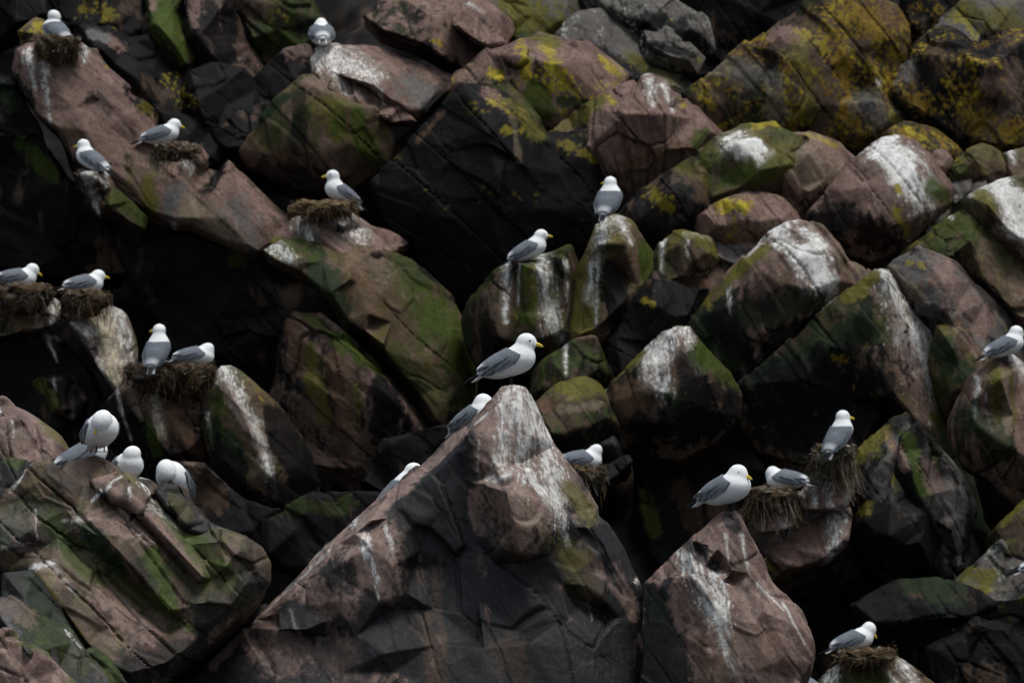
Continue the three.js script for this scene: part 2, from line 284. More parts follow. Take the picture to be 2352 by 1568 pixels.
    const str = o.strata ?? .35; if (str) { const u = ac * (o.beds ?? 5.5) + .7 * noise(al * .7 + q, ac * 1.6, z) + q, fu = floor(u), e = abs(u - fu - .5), k = noise(fu * 3.1, q, al * .9), on = sst(-.05, .2, k);
      h += str * (.05 * noise(fu * 1.37 + 7, q + 3, al * .5) - .035 * (1 - sst(0, .05, .5 - e)) * on); if (.5 - e < .03) c2 = str * on; }
    if (o.rib) { const u = x * 6.5 + 1.5 * noise(x * 2.6, y * .9, z * 2) + .4 * y + q, gr = abs(u - floor(u) - .5), dp = .5 + noise(floor(u) * 3.7, y * 1.5, 2); h -= .05 * o.rib * max(0, dp) * (1 - sst(0, .16, gr)) + .02 * o.rib * noise(floor(u) * 1.7, 3, q); }
    cr[v] = max(c * (o.rough ?? 1), c2);
    out[3 * v] = x + gx * h; out[3 * v + 1] = y + gy * h; out[3 * v + 2] = z + gz * h; nor[3 * v] = gx; nor[3 * v + 1] = gy; nor[3 * v + 2] = gz;
  }
  const g = new THREE.BufferGeometry();
  g.setAttribute('position', new THREE.BufferAttribute(out, 3)); g.setIndex(new THREE.BufferAttribute(new Uint32Array(tri), 1)); g.computeVertexNormals();
  const nn = g.attributes.normal.array, cols = new Float32Array(N * 3), uv = new Float32Array(N * 2);
  for (let v = 0; v < N; v++) {
    const x = out[3 * v], y = out[3 * v + 1], z = out[3 * v + 2], nx = nor[3 * v], ny = nor[3 * v + 1], nz = nor[3 * v + 2];
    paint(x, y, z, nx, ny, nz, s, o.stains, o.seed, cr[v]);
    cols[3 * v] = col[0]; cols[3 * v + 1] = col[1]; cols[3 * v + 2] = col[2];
    uv[2 * v] = (x + z * .7 + q) * 3.9; uv[2 * v + 1] = (y - z * .6) * 3.9;
    if (z > zc) { const key = gkey(x, z), a = ground.get(key); if (!a) ground.set(key, [y]); else a.push(y); }
  }
  g.setAttribute('color', new THREE.BufferAttribute(cols, 3)); g.setAttribute('uv', new THREE.BufferAttribute(uv, 2));
  triangles += tri.length / 3;
  return g;
}
let seedCount = 0;
const stain = (d, list) => (list ?? []).map(([k, x0, y0, x1, y1, r0, r1 = r0, s = 1]) => { const a = at(x0, y0, d), b = at(x1, y1, d), u = SPAN * d / 2352, dx = b[0] - a[0], dy = b[1] - a[1]; return { k, x0: a[0], y0: a[1], dx, dy, l2: dx * dx + dy * dy + 1e-9, r0: r0 * u, r1: r1 * u, s }; });
// rock(label, distance, style, corners or list of blocks, stains, options); corners are x, y in the picture and metres nearer than the distance
function rock(label, d, style, shape, stains, o = {}) {
  const kind = o.name ?? 'boulder', cat = o.cat ?? 'rock', bed = o.bed ?? (shape.flat(9)[0] < 1150 && d > 22 ? -.72 : -.95);
  const s0 = { ...S[style], ...o.s }, st = stain(d, stains);
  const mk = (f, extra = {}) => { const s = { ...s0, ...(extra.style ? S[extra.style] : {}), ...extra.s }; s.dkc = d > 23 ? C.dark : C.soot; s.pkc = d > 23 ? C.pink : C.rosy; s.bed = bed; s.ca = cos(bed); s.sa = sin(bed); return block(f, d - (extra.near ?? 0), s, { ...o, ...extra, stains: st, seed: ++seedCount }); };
  let m;
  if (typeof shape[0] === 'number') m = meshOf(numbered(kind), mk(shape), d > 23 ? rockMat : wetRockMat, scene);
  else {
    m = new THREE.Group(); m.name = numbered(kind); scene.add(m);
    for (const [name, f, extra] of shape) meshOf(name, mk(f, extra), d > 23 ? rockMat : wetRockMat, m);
  }
  return tag(m, label, cat, o.group);
}
function standing(x, y, d0, reach = .35) {   // the spot near distance d0 where the rock top under picture point (x, y) is met
  let best = 9, bd = d0, lift = 0;
  for (let k = -reach; k <= reach; k += .01) {
    const [X, Y, Z] = at(x, y, d0 + k); let top = -99;
    for (let i = -1; i < 2; i++) for (let j = -1; j < 2; j++) for (const t of ground.get(gkey(X + i * GC, Z + j * GC)) ?? []) if (t < Y + .05 && t > top) top = t;
    const e = abs(top - Y) + abs(k) * .04; if (e < best) { best = e; bd = d0 + k; lift = top - Y; }
  }
  return [bd, abs(lift) < .09 ? lift : 0, lift];
}
const seg = (x0, y0, z0, x1, y1, z1, n) => { const p = []; for (let i = 0; i < n; i++) { const t = i / (n - 1); p.push(mix(x0, x1, t), mix(y0, y1, t), mix(z0, z1, t)); } return p; };   // corners along an edge
const rock0 = (l, d, s, p, st, o = {}) => rock(l, d, s, p, st, { skirt: 0, ...o });   // rocks that hang over a hollow
// ------------------------------------------------------------------ sea and the cliff behind everything
{
  const g = new THREE.PlaneGeometry(2400, 2400); g.rotateX(-PI / 2);
  const sea = meshOf('sea', g, new THREE.MeshStandardMaterial({ color: new THREE.Color().setRGB(.02, .03, .035), roughness: .25, bumpMap: rockGrain, bumpScale: .05 }), scene); sea.userData.kind = 'structure';
  const prof = [[22, -46], [14, -38.5], [9.6, -33.4], [8, -32.2], [6, -31.4], [4.6, -30.6], [3.6, -29.6], [2.9, -28], [2.5, -25], [2.2, -21.5], [1, -19.5], [-1, -18]];
  const NX = 330, NY = 420, pos = [], ind = [], cl = [], uv = [], s = { ...S.D, dkc: C.dark, pkc: C.pink, bed: -.8, ca: cos(-.8), sa: sin(-.8) };
  let len = [0]; for (let i = 1; i < prof.length; i++) len.push(len[i - 1] + hypot(prof[i][0] - prof[i - 1][0], prof[i][1] - prof[i - 1][1]));
  for (let j = 0; j <= NY; j++) for (let i = 0; i <= NX; i++) {
    const l = j / NY * len[len.length - 1]; let k = 0; while (k < prof.length - 2 && len[k + 1] < l) k++;
    const t = (l - len[k]) / (len[k + 1] - len[k]), x = (i / NX - .5) * 22; let y = mix(prof[k][0], prof[k + 1][0], t), z = mix(prof[k][1], prof[k + 1][1], t);
    worley(x * .9, y * .9, z * .9, 3); const h = .5 * (cell.id - .5) * sst(0, .2, cell.f2 - cell.f1) + .5 * fbm(x * .5, y * .5, z * .5, 4) + .06 * fbm(x * 4, y * 4, z * 4, 4);
    pos.push(x, y + h * .5, z + h); paint(x, y, z, 0, .3, .9, s, [], 3, 0); cl.push(...col); uv.push(x * 2, y * 2);
    if (i < NX && j < NY) { const a = j * (NX + 1) + i, b = a + 1, c = a + NX + 1, e = c + 1; ind.push(a, c, b, b, c, e); }
  }
  const cg = new THREE.BufferGeometry(); cg.setAttribute('position', new THREE.Float32BufferAttribute(pos, 3)); cg.setAttribute('color', new THREE.Float32BufferAttribute(cl, 3)); cg.setAttribute('uv', new THREE.Float32BufferAttribute(uv, 2)); cg.setIndex(ind); cg.computeVertexNormals();
  meshOf('cliff_terrain', cg, rockMat, scene).userData.kind = 'structure';
}
// ------------------------------------------------------------------ rocks of the cliff, upper left
rock0('small squarish boulder with yellow lichen behind the bird in the top left corner', 30.8, 'Y', [40, 110, -.1, 38, 70, 0, 75, 33, -.2, 106, 38, -.1, 112, 70, .1, 98, 100, .2, 60, 120, .15], [['y', 85, 60, 100, 80, 18, 14]], { s: { pk: .4, dk: .4 } });
rock('chain of pink sloping slabs that steps down to the right in the upper left', 29.9, 'P', [20, 155, -.2, 32, 112, -.2, 60, 95, -.2, 105, 88, -.2, 185, 88, -.22, 218, 106, -.22, 255, 150, -.22, 306, 197, -.22, 300, 212, -.2, 340, 228, -.22, 365, 248, -.22, 352, 285, -.2, 380, 318, -.18, 460, 335, -.2, 478, 362, -.18, 470, 390, -.15, 500, 392, -.18, 525, 362, -.2, 560, 390, -.22, 605, 440, -.22, 665, 497, -.2, 660, 530, -.05, 595, 588, .1, 560, 582, .1, 510, 548, .12, 440, 515, .12, 402, 518, .12, 345, 495, .15, 262, 432, .15, 200, 395, .15, 170, 372, .12, 130, 302, .12, 85, 262, .08, 45, 205, -.05],
  [['w', 58, 118, 80, 200, 14, 7], ['w', 98, 140, 118, 285, 12, 6, .7], ['w', 188, 98, 192, 142, 10, 7], ['k', 30, 180, 70, 240, 16, 14], ['y', 235, 112, 245, 140, 14], ['k', 300, 200, 360, 260, 22, 16], ['y', 330, 240, 350, 262, 16, 10, .7], ['l', 335, 420, 355, 490, 30, 18], ['e', 400, 440, 390, 500, 22, 18], ['w', 430, 370, 440, 400, 14, 8, .8], ['t', 450, 480, 560, 560, 30, 24, .7], ['e', 540, 470, 590, 560, 26, 24, .8], ['w', 400, 515, 404, 545, 8, 4], ['k', 500, 370, 490, 420, 14], ['k', 215, 225, 260, 250, 14, 14, .7], ['r', 160, 300, 240, 360, 22, 22, .6], ['k', 310, 230, 360, 260, 14, 14, .7], ['k', 480, 370, 500, 400, 12, 12, .8], ['t', 445, 490, 520, 540, 22, 22, .6]],
  { strata: 0.7, beds: 3.6, rough: .5, t: .7, relief: [65, 140, .02, 150, 120, -.05, 190, 150, 0, 230, 200, -.02, 290, 205, -.08, 120, 200, .1, 170, 250, .15, 140, 295, .2, 215, 215, .08, 235, 228, .02, 200, 300, .2, 190, 370, .22, 250, 290, .1, 300, 260, 0, 330, 300, -.05, 250, 385, .22, 290, 345, .12, 300, 330, .02, 350, 360, .08, 340, 480, .22, 300, 420, .22, 400, 400, .1, 440, 370, 0, 400, 500, .2, 430, 455, .12, 445, 430, 0, 470, 420, -.02, 500, 430, .05, 520, 400, -.05, 455, 500, .18, 520, 500, .15, 580, 470, .05, 560, 560, .2, 600, 520, .12, 640, 500, 0, 590, 575, .18] });
rock0('dark overhanging ledge that drips white under the left facing bird', 29.5, 'B', [165, 395, 0, 185, 383, -.1, 240, 390, -.1, 262, 430, 0, 340, 495, -.05, 335, 530, 0, 255, 480, .1, 225, 500, 0, 185, 470, -.1, 200, 400, .2], [['w', 205, 402, 226, 490, 20, 5], ['w', 235, 405, 245, 440, 9, 5], ['g', 270, 450, 330, 510, 22, 16]]);
rock0('black wall of rock at the left edge below the pink slab', 30.2, 'D', [-30, 190, 0, 25, 175, .1, 90, 290, .15, 150, 400, .15, 215, 470, .1, 280, 560, .1, 300, 640, .05, 60, 640, .1, -30, 620, 0], [['g', 60, 330, 120, 400, 20], ['d', 30, 250, 10, 200, 20]]);
rock0('black rock wall under the overhanging pink slabs', 30.1, 'D', [240, 490, 0, 420, 520, .1, 600, 590, .1, 680, 760, .1, 680, 1010, 0, 560, 1060, 0, 420, 850, .1, 300, 640, .1, 260, 560, 0], [['g', 545, 600, 560, 560, 22]]);
rock0('white streaked rock under the straw nest', 29.3, 'P', [610, 560, 0, 668, 500, -.1, 720, 480, -.1, 790, 470, -.2, 850, 515, -.2, 905, 530, -.25, 945, 560, -.2, 880, 585, .1, 780, 600, .2, 680, 600, .1, 720, 520, .15], [['w', 690, 490, 715, 560, 28, 22, .8], ['w', 770, 485, 830, 540, 32, 24, .9], ['k', 780, 525, 815, 520, 9], ['k', 930, 545, 960, 580, 18, 14], ['l', 640, 560, 700, 600, 18]]);
rock('huge green and brown slab that leans down to the right in the middle left', 29, 'G', [600, 572, .1, 640, 548, -.1, 680, 545, -.15, 770, 552, -.18, 870, 562, -.22, 950, 592, -.28, 1045, 682, -.28, 1088, 765, -.25, 1102, 850, -.22, 1090, 930, -.2, 1075, 990, -.1, 1040, 1002, .05, 965, 905, .15, 885, 805, .2, 840, 760, .2, 800, 735, .2, 740, 665, .2, 690, 622, .2, 640, 600, .15],
  [['w', 630, 565, 680, 600, 20, 14, .9], ['d', 720, 610, 790, 700, 40, 34], ['r', 850, 660, 930, 760, 50, 50, .7], ['p', 830, 590, 870, 620, 30, 30, .5], ['g', 1000, 720, 1060, 830, 60, 50], ['m', 715, 600, 720, 600, 14, 14, .6], ['w', 1078, 740, 1098, 780, 7, 6, .7], ['k', 960, 570, 1050, 680, 20, 18], ['g', 900, 800, 1060, 950, 30, 40, .6], ['k', 1040, 960, 1070, 990, 20, 20, .8]],
  { strata: 0.8, beds: 3.6, rough: .5, t: .7, relief: [660, 570, .1, 740, 600, .1, 800, 610, .05, 805, 640, .2, 822, 650, .08, 845, 720, .22, 852, 742, .1, 880, 790, .28, 900, 650, -.02, 960, 720, .02, 900, 740, .12, 960, 830, .18, 1040, 780, 0, 1060, 880, .02, 1020, 930, .12, 1000, 960, .15, 700, 600, .2, 760, 670, .26] });
rock('dark brown hanging wall with green streaks below the leaning slab', 28.9, 'DP', [655, 740, 0, 670, 712, 0, 735, 720, .05, 830, 800, .15, 900, 900, .2, 985, 1000, .1, 960, 1060, .1, 800, 1090, .1, 700, 1080, .1, 660, 920, .05, 760, 850, .2], [['r', 670, 730, 690, 850, 18], ['l', 705, 810, 745, 960, 22, 16, .8], ['l', 822, 885, 832, 985, 11, 9, .8], ['r', 780, 830, 800, 960, 26, 20, .8], ['g', 700, 720, 880, 860, 16], ['r', 790, 980, 800, 1060, 22, 14, .6], ['k', 880, 900, 900, 1040, 50]], { t: .9, s: { dk: .5 } });
rock0('dark sliver of rock behind the lone nest bird of the left group', 29.4, 'DG', [870, 850, -.1, 960, 905, -.05, 1040, 1000, 0, 1000, 1060, .1, 930, 1000, .1], [], {});
rock('black boulder cut by the top left corner of the picture', 31.2, 'D', [-20, -20, 0, 95, -20, 0, 112, 30, .1, 80, 45, .1, 30, 60, .1, -20, 110, 0]);
rock('black boulder with faint lichen at the top edge, right of the corner bird', 31.2, 'D', [120, -20, 0, 330, -20, -.1, 350, 60, 0, 300, 90, .1, 230, 60, .2, 150, 60, .15], [['y', 200, 20, 260, 40, 20, 20, .4]]);
rock('dark rock dotted with yellow lichen left of the green slab', 30.9, 'D', [180, 60, 0, 240, 40, -.1, 300, 80, -.1, 345, 70, -.1, 390, 130, -.1, 440, 190, -.1, 452, 235, 0, 430, 300, .15, 360, 262, .2, 300, 190, .2, 220, 110, .2], [['y', 400, 190, 440, 250, 26, 22, .55], ['y', 260, 60, 280, 60, 14, 14, .5], ['p', 250, 85, 280, 110, 14, 12, .7], ['e', 210, 75, 240, 85, 12]]);
rock('bright green slab at the top edge of the picture', 31.2, 'DG', [330, -20, 0, 420, -20, -.1, 450, 40, -.2, 500, 110, -.2, 470, 145, 0, 430, 158, .2, 392, 112, .25, 350, 55, .2], [['m', 365, 20, 430, 120, 36, 26, .75], ['p', 350, 0, 352, 20, 8]]);
rock('dark rock with pink patches at the top edge, right of the green slab', 31.2, 'DP', [418, -20, 0, 520, -20, -.1, 560, 70, -.2, 605, 140, -.2, 590, 200, 0, 545, 190, .15, 480, 140, .2, 440, 80, .2], [['p', 445, 10, 450, 60, 20, 14, .8]]);
rock('dark brown boulder in the shade below the patchy rock', 30.8, 'D', [430, 165, 0, 490, 140, -.05, 560, 150, -.1, 600, 205, -.15, 590, 260, 0, 530, 310, .15, 460, 290, .2, 445, 230, .2], [['y', 410, 200, 450, 240, 14, 14, .5]]);
rock('greenish black rock at the top edge, left of the bird with ruffled back', 31.5, 'DG', [540, -20, 0, 720, -20, 0, 735, 40, .1, 700, 120, .1, 620, 170, 0, 570, 90, .1], [['y', 640, 30, 660, 40, 12, 12, .5]]);
rock('low dark red rock under the tail of the bird with ruffled back', 31, 'DP', [590, 170, 0, 650, 110, 0, 712, 95, -.1, 725, 140, 0, 712, 200, .1, 640, 240, .1, 590, 260, .1], [['p', 660, 110, 700, 120, 14, 12, .6]]);
rock0('dark rock wedged left of the green cornered boulder', 30.6, 'D', [480, 300, 0, 560, 240, 0, 620, 230, 0, 600, 330, .2, 520, 345, .2]);
rock('black rock face behind the bird lying on its nest', 30.6, 'D', [360, 250, 0, 450, 270, 0, 540, 310, 0, 560, 400, .1, 480, 370, .1, 400, 330, .1], []);
rock0('long pink bedded slab at the top edge, right of centre left', 30.9, 'P', [['slab', [830, 35, 0, 900, -20, -.2, 1090, -20, -.3, 1175, 65, -.3, 1165, 105, -.1, 1120, 150, 0, 1078, 178, .1, 1010, 135, .25, 930, 92, .25, 870, 68, .2, 1000, 40, .2]], ['slab', [1035, 40, .1, 1060, 15, 0, 1100, -20, -.2, 1185, 60, -.2, 1165, 100, .1, 1120, 112, .25, 1040, 58, .3], { near: .15, t: .3 }]], [['k', 980, 120, 1050, 170, 18], ['y', 1000, 100, 1010, 110, 10], ['w', 1070, 5, 1110, 30, 7, 5, .6]]);
rock('olive brown slab at the top edge beside the long pink slab', 31.2, 'K', [1095, -10, 0, 1130, -40, -.1, 1310, -30, -.1, 1295, 50, .1, 1205, 105, .2, 1150, 60, .25], [['l', 1180, 20, 1260, 60, 40]], { s: { pl: .05, gr: .5 } });
rock('smooth grey boulder with pale lichen above the yellow spotted one', 31, 'K', [1195, 105, .1, 1290, 62, 0, 1330, 30, -.1, 1385, 15, -.2, 1450, 60, -.2, 1510, 125, -.15, 1575, 180, -.1, 1560, 205, .15, 1480, 190, .25, 1380, 160, .2, 1290, 100, .25], [['k', 1340, 110, 1480, 170, 26], ['l', 1440, 130, 1550, 190, 20, 20, .6]]);
rock('grey rock at the top edge left of the black gap', 31.4, 'K', [1330, -30, 0, 1500, -30, 0, 1590, 20, 0, 1600, 70, .2, 1560, 110, .2, 1480, 60, .25, 1400, 20, .2], [['k', 1500, 60, 1600, 100, 30]]);
rock('narrow grey rock tongue at the edge of the black gap', 31.1, 'K', [1470, 62, 0, 1540, 60, -.1, 1600, 112, 0, 1585, 140, .2, 1500, 115, .2], [['k', 1500, 110, 1590, 130, 14]]);
rock0('white splashed pink rock below the bird with ruffled back', 30.4, 'P', [['block', [708, 135, 0, 725, 108, -.1, 785, 93, -.2, 880, 108, -.25, 965, 142, -.25, 1045, 170, -.3, 1060, 190, -.2, 1025, 210, 0, 985, 255, .15, 955, 268, .2, 900, 242, .25, 845, 200, .3, 770, 170, .25, 715, 165, .1]], ['ledge', [720, 165, 0, 760, 160, -.05, 850, 205, -.05, 930, 245, 0, 960, 280, 0, 900, 280, .1, 820, 240, .1, 745, 200, .1], { near: .25, t: .3 }]],
  [['w', 735, 110, 860, 180, 44, 30, 1], ['w', 716, 125, 718, 172, 8, 5], ['w', 770, 160, 800, 225, 12, 7], ['e', 950, 200, 1000, 240, 36, 30, .9], ['k', 1020, 200, 980, 260, 18, 14, .7], ['w', 870, 200, 885, 245, 5, 4, .7]]);
rock('green cornered boulder with a pink rim on the upper left', 30, 'G', [545, 345, -.3, 585, 278, -.25, 625, 228, -.22, 692, 168, -.22, 722, 166, -.22, 765, 188, -.2, 800, 212, -.2, 868, 226, -.22, 892, 262, -.2, 905, 330, -.2, 885, 390, -.18, 800, 440, -.15, 720, 450, -.15, 640, 420, -.2, 570, 380, -.28],
  [['p', 700, 180, 860, 245, 14, 12, .7], ['l', 760, 260, 840, 320, 40, 40, .8], ['g', 820, 280, 860, 360, 40, 30], ['k', 685, 230, 690, 330, 20, 24, .8], ['r', 800, 250, 805, 330, 5, 5, .8], ['r', 845, 250, 850, 320, 5, 4, .8], ['d', 600, 260, 650, 220, 14], ['r', 640, 350, 660, 420, 24, 20, .5], ['k', 600, 390, 760, 430, 34, 34, .9]],
  { strata: 0.6, beds: 3.6, rough: .6, relief: [700, 190, -.1, 735, 205, .05, 800, 245, .12, 860, 250, 0, 735, 260, .12, 800, 330, .15, 690, 260, .02, 680, 340, .05, 740, 360, .12, 840, 350, .02, 640, 290, -.08, 620, 350, -.12, 760, 410, .05] });
rock('black rock in the gap right of the upright left facing bird', 30.3, 'D', [790, 390, 0, 880, 380, 0, 900, 440, .1, 880, 520, 0, 800, 470, 0]);
rock('small dark rocks caught in the cleft left of the black face', 30.4, 'DG', [880, 350, 0, 960, 280, -.05, 1010, 270, 0, 960, 340, .1, 900, 400, .1]);
rock('great black rock face in the upper middle', 29.6, 'D', [850, 420, -.2, 920, 330, -.2, 1000, 248, -.2, 1058, 190, -.2, 1110, 198, -.22, 1165, 218, -.22, 1215, 265, -.2, 1245, 305, -.2, 1290, 302, -.2, 1345, 295, -.22, 1375, 340, -.2, 1392, 395, -.18, 1440, 470, -.15, 1400, 490, -.1, 1380, 560, -.1, 1300, 600, -.1, 1240, 640, -.1, 1120, 700, -.1, 1050, 700, -.15, 960, 590, -.15, 890, 520, -.2],
  [['p', 1115, 210, 1180, 260, 16, 20, .75], ['l', 1170, 240, 1235, 310, 24, 22, .8], ['y', 1130, 232, 1190, 262, 16, 14, .8], ['y', 1160, 300, 1200, 300, 14, 14, .6], ['t', 1180, 270, 1190, 370, 9, 7, .5], ['y', 1290, 330, 1370, 360, 18, 18, .35], ['r', 1020, 250, 960, 320, 8, 6, .8]],
  { strata: 0.6, beds: 3.6, rough: .6, t: .9, s: { li: .05, dk: .97 }, relief: [1075, 215, -.08, 1120, 300, .1, 1140, 400, .18, 1130, 500, .15, 1010, 330, -.02, 980, 420, 0, 1000, 500, .05, 900, 440, -.1, 1180, 250, -.05, 1220, 310, -.02, 1200, 380, .1, 1280, 330, -.08, 1290, 400, 0, 1330, 360, -.03, 1300, 480, .05, 1220, 480, .08, 1150, 580, .08, 1060, 600, 0, 1260, 560, 0, 1350, 450, -.02] });
rock('pink boulder blotched with bright yellow lichen in the upper middle', 30.3, 'Y', [['boulder_top', [1040, 195, -.05, 1075, 150, -.1, 1112, 120, -.1, 1190, 78, -.2, 1238, 70, -.2, 1290, 92, -.2, 1345, 92, -.25, 1400, 138, -.25, 1440, 172, -.2, 1400, 228, 0, 1345, 250, .1, 1275, 278, .15, 1212, 262, .15, 1165, 212, .15, 1110, 195, .1, 1200, 130, .2, 1300, 150, .2]], ['block', [1110, 190, 0, 1150, 165, -.05, 1200, 215, -.05, 1240, 270, 0, 1240, 310, .05, 1180, 250, .1], { near: .3, t: .3, style: 'G' }]],
  [['y', 1195, 90, 1205, 170, 18, 16], ['y', 1255, 110, 1290, 190, 17, 30], ['y', 1290, 190, 1330, 230, 22, 18, .8], ['y', 1130, 160, 1150, 180, 14], ['l', 1220, 75, 1280, 90, 14], ['y', 1380, 130, 1420, 165, 12], ['g', 1220, 220, 1260, 260, 22], ['k', 1150, 135, 1180, 165, 14, 14, .8], ['d', 1290, 235, 1340, 240, 14]]);
rock('rounded pink boulder grooved by runnels in the upper middle', 29.8, 'P', [1268, 302, -.1, 1340, 240, -.15, 1400, 200, -.15, 1450, 175, -.2, 1490, 168, -.2, 1525, 182, -.2, 1575, 222, -.2, 1612, 268, -.2, 1640, 302, -.15, 1602, 345, 0, 1540, 352, .1, 1495, 402, .1, 1430, 412, .1, 1392, 392, .1, 1362, 325, .1, 1430, 260, .25, 1530, 260, .2], [['w', 1492, 180, 1500, 240, 16, 9], ['w', 1525, 190, 1545, 250, 12, 8], ['l', 1280, 300, 1390, 225, 20, 14, .8], ['y', 1400, 220, 1410, 235, 12], ['y', 1572, 230, 1576, 236, 10], ['r', 1440, 380, 1590, 330, 18], ['g', 1600, 330, 1620, 300, 14]], { rib: 1, bed: -1.2 });
rock0('black wall inside the gap at the top edge', 32, 'D', [1560, -60, 0, 1840, -60, 0, 1840, 60, 0, 1640, 190, 0, 1560, 190, 0]);
rock('large outcrop mottled with ochre lichen, with a pink tip, in the upper right', 30.5, 'L', [1565, 215, -.2, 1620, 170, -.2, 1700, 105, -.2, 1780, 55, -.22, 1860, -15, -.25, 1960, -40, -.25, 2060, 10, -.24, 2090, 60, -.22, 2098, 140, -.2, 2075, 200, -.2, 2102, 262, -.1, 2065, 335, -.05, 1960, 345, 0, 1870, 315, .05, 1790, 305, .05, 1740, 305, 0, 1650, 295, -.1, 1600, 260, -.15],
  [['p', 1795, 75, 1840, 80, 26, 22], ['y', 1850, 70, 1900, 110, 24, 22, .7], ['o', 1930, 120, 1960, 300, 30], ['l', 1840, 110, 1850, 260, 26, 30, .6], ['e', 1775, 180, 1790, 260, 20, 26, .6], ['e', 1660, 150, 1720, 170, 34, 30, .6], ['y', 1590, 195, 1640, 240, 18, 18, .5], ['o', 1980, 20, 2080, 130, 40, 36, .9], ['r', 2040, 10, 2060, 60, 20, 20, .6], ['y', 1900, 60, 2000, 160, 14, 14, .4], ['e', 1990, 240, 2060, 270, 34, 30, .6], ['w', 2020, 186, 2021, 192, 8, 7], ['y', 2010, 165, 2025, 175, 14, 12, .6], ['y', 2050, 260, 2070, 300, 22, 22, .5]],
  { strata: 0.7, beds: 3.6, rough: .6, t: .9, relief: [1760, 110, -.05, 1740, 200, 0, 1795, 85, -.05, 1835, 55, -.1, 1800, 130, .08, 1840, 140, .14, 1780, 220, .1, 1840, 250, .18, 1905, 75, -.02, 1890, 160, .1, 1920, 240, .1, 1965, 110, .0, 1950, 310, .08, 1985, 200, -.06, 2012, 168, .02, 2015, 230, .12, 2060, 260, .06, 2000, 310, .15, 2050, 90, -.05, 2040, 150, -.1, 1680, 170, -.05, 1700, 240, 0, 1640, 240, -.08, 1960, 30, -.08, 1762, 160, -.06] });
rock('broad black boulder rusty with lichen at the right edge', 30.5, 'LD', [2045, 212, 0, 2090, 110, -.1, 2130, 72, -.15, 2170, 60, -.2, 2240, 90, -.2, 2310, 60, -.2, 2400, 60, -.2, 2400, 345, .1, 2290, 345, .15, 2200, 330, .15, 2110, 270, .15, 2180, 130, .2, 2280, 150, .25], [['p', 2260, 190, 2320, 200, 26, 30, .7], ['o', 2090, 200, 2130, 260, 30, 30, .8], ['o', 2230, 280, 2330, 310, 46, 40, .8], ['e', 2085, 150, 2090, 180, 20, 20, .8], ['r', 2150, 110, 2160, 160, 20, 20, .6]]);
rock('low green brown rock wedged under the rusty boulder', 29.9, 'L', [2040, 300, 0, 2080, 270, -.1, 2140, 285, -.1, 2200, 340, -.05, 2170, 370, .1, 2060, 350, .1], [['y', 2090, 295, 2095, 300, 10]]);
rock('olive rock with yellow lichen in the top right corner', 30.9, 'K', [2130, 75, 0, 2170, 40, -.05, 2230, -20, -.1, 2400, -30, -.2, 2400, 100, .1, 2300, 75, .15, 2220, 115, .15, 2150, 95, .1], [['y', 2200, 40, 2240, 80, 22, 20, .8], ['l', 2220, 30, 2330, 60, 40, 40, .7]], { s: { pl: .04 } });
rock('dark lichen rock at the top edge beside the corner rock', 31.3, 'LD', [2070, -30, 0, 2200, -30, 0, 2180, 50, .1, 2120, 90, .1, 2090, 60, .1]);
// ------------------------------------------------------------------ rocks of the cliff, right
rock('green boulder with a solid white patch on its crown', 29.2, 'G', [1605, 400, -.1, 1640, 312, -.15, 1690, 287, -.2, 1785, 268, -.25, 1800, 290, -.15, 1850, 310, -.1, 1830, 380, .1, 1760, 405, .15, 1700, 440, .15, 1625, 465, .1, 1700, 330, .15], [['l', 1660, 300, 1800, 380, 60, 50, .7], ['W', 1690, 325, 1738, 348, 28, 24, 1], ['w', 1680, 330, 1690, 365, 10, 8], ['w', 1715, 350, 1712, 380, 7, 4], ['y', 1740, 280, 1790, 280, 16, 14, .8], ['g', 1680, 400, 1760, 400, 40, 30]], { s: { pk: .4 } });
rock('smooth brown boulder right of the white patch with lichen on its shoulder', 29.3, 'B', [1790, 300, -.1, 1850, 290, -.2, 1925, 310, -.2, 1962, 358, -.15, 1905, 425, .1, 1860, 452, .15, 1800, 410, .15, 1780, 370, .1, 1860, 350, .15], [['y', 1850, 305, 1930, 330, 14, 12, .7], ['t', 1830, 340, 1900, 400, 50, 40, .6]], { s: { pk: .7, dk: .15 } });
rock('small brown rock tucked below the white patched boulder', 29.3, 'B', [1700, 440, 0, 1790, 400, 0, 1870, 440, 0, 1840, 500, .1, 1730, 470, .1], [['g', 1790, 420, 1850, 450, 14]]);
rock('dark lichen flecked rock behind the bird seen from the back', 29.1, 'D', [1440, 470, -.05, 1500, 412, -.1, 1600, 350, -.15, 1625, 400, -.05, 1620, 470, .1, 1580, 520, .15, 1520, 545, .15, 1455, 510, .05, 1540, 440, .2], [['l', 1560, 370, 1620, 420, 24, 24, .7], ['y', 1500, 440, 1530, 480, 22, 22, .45], ['r', 1600, 400, 1610, 450, 16, 16, .6]], { s: { dk: .7 } });
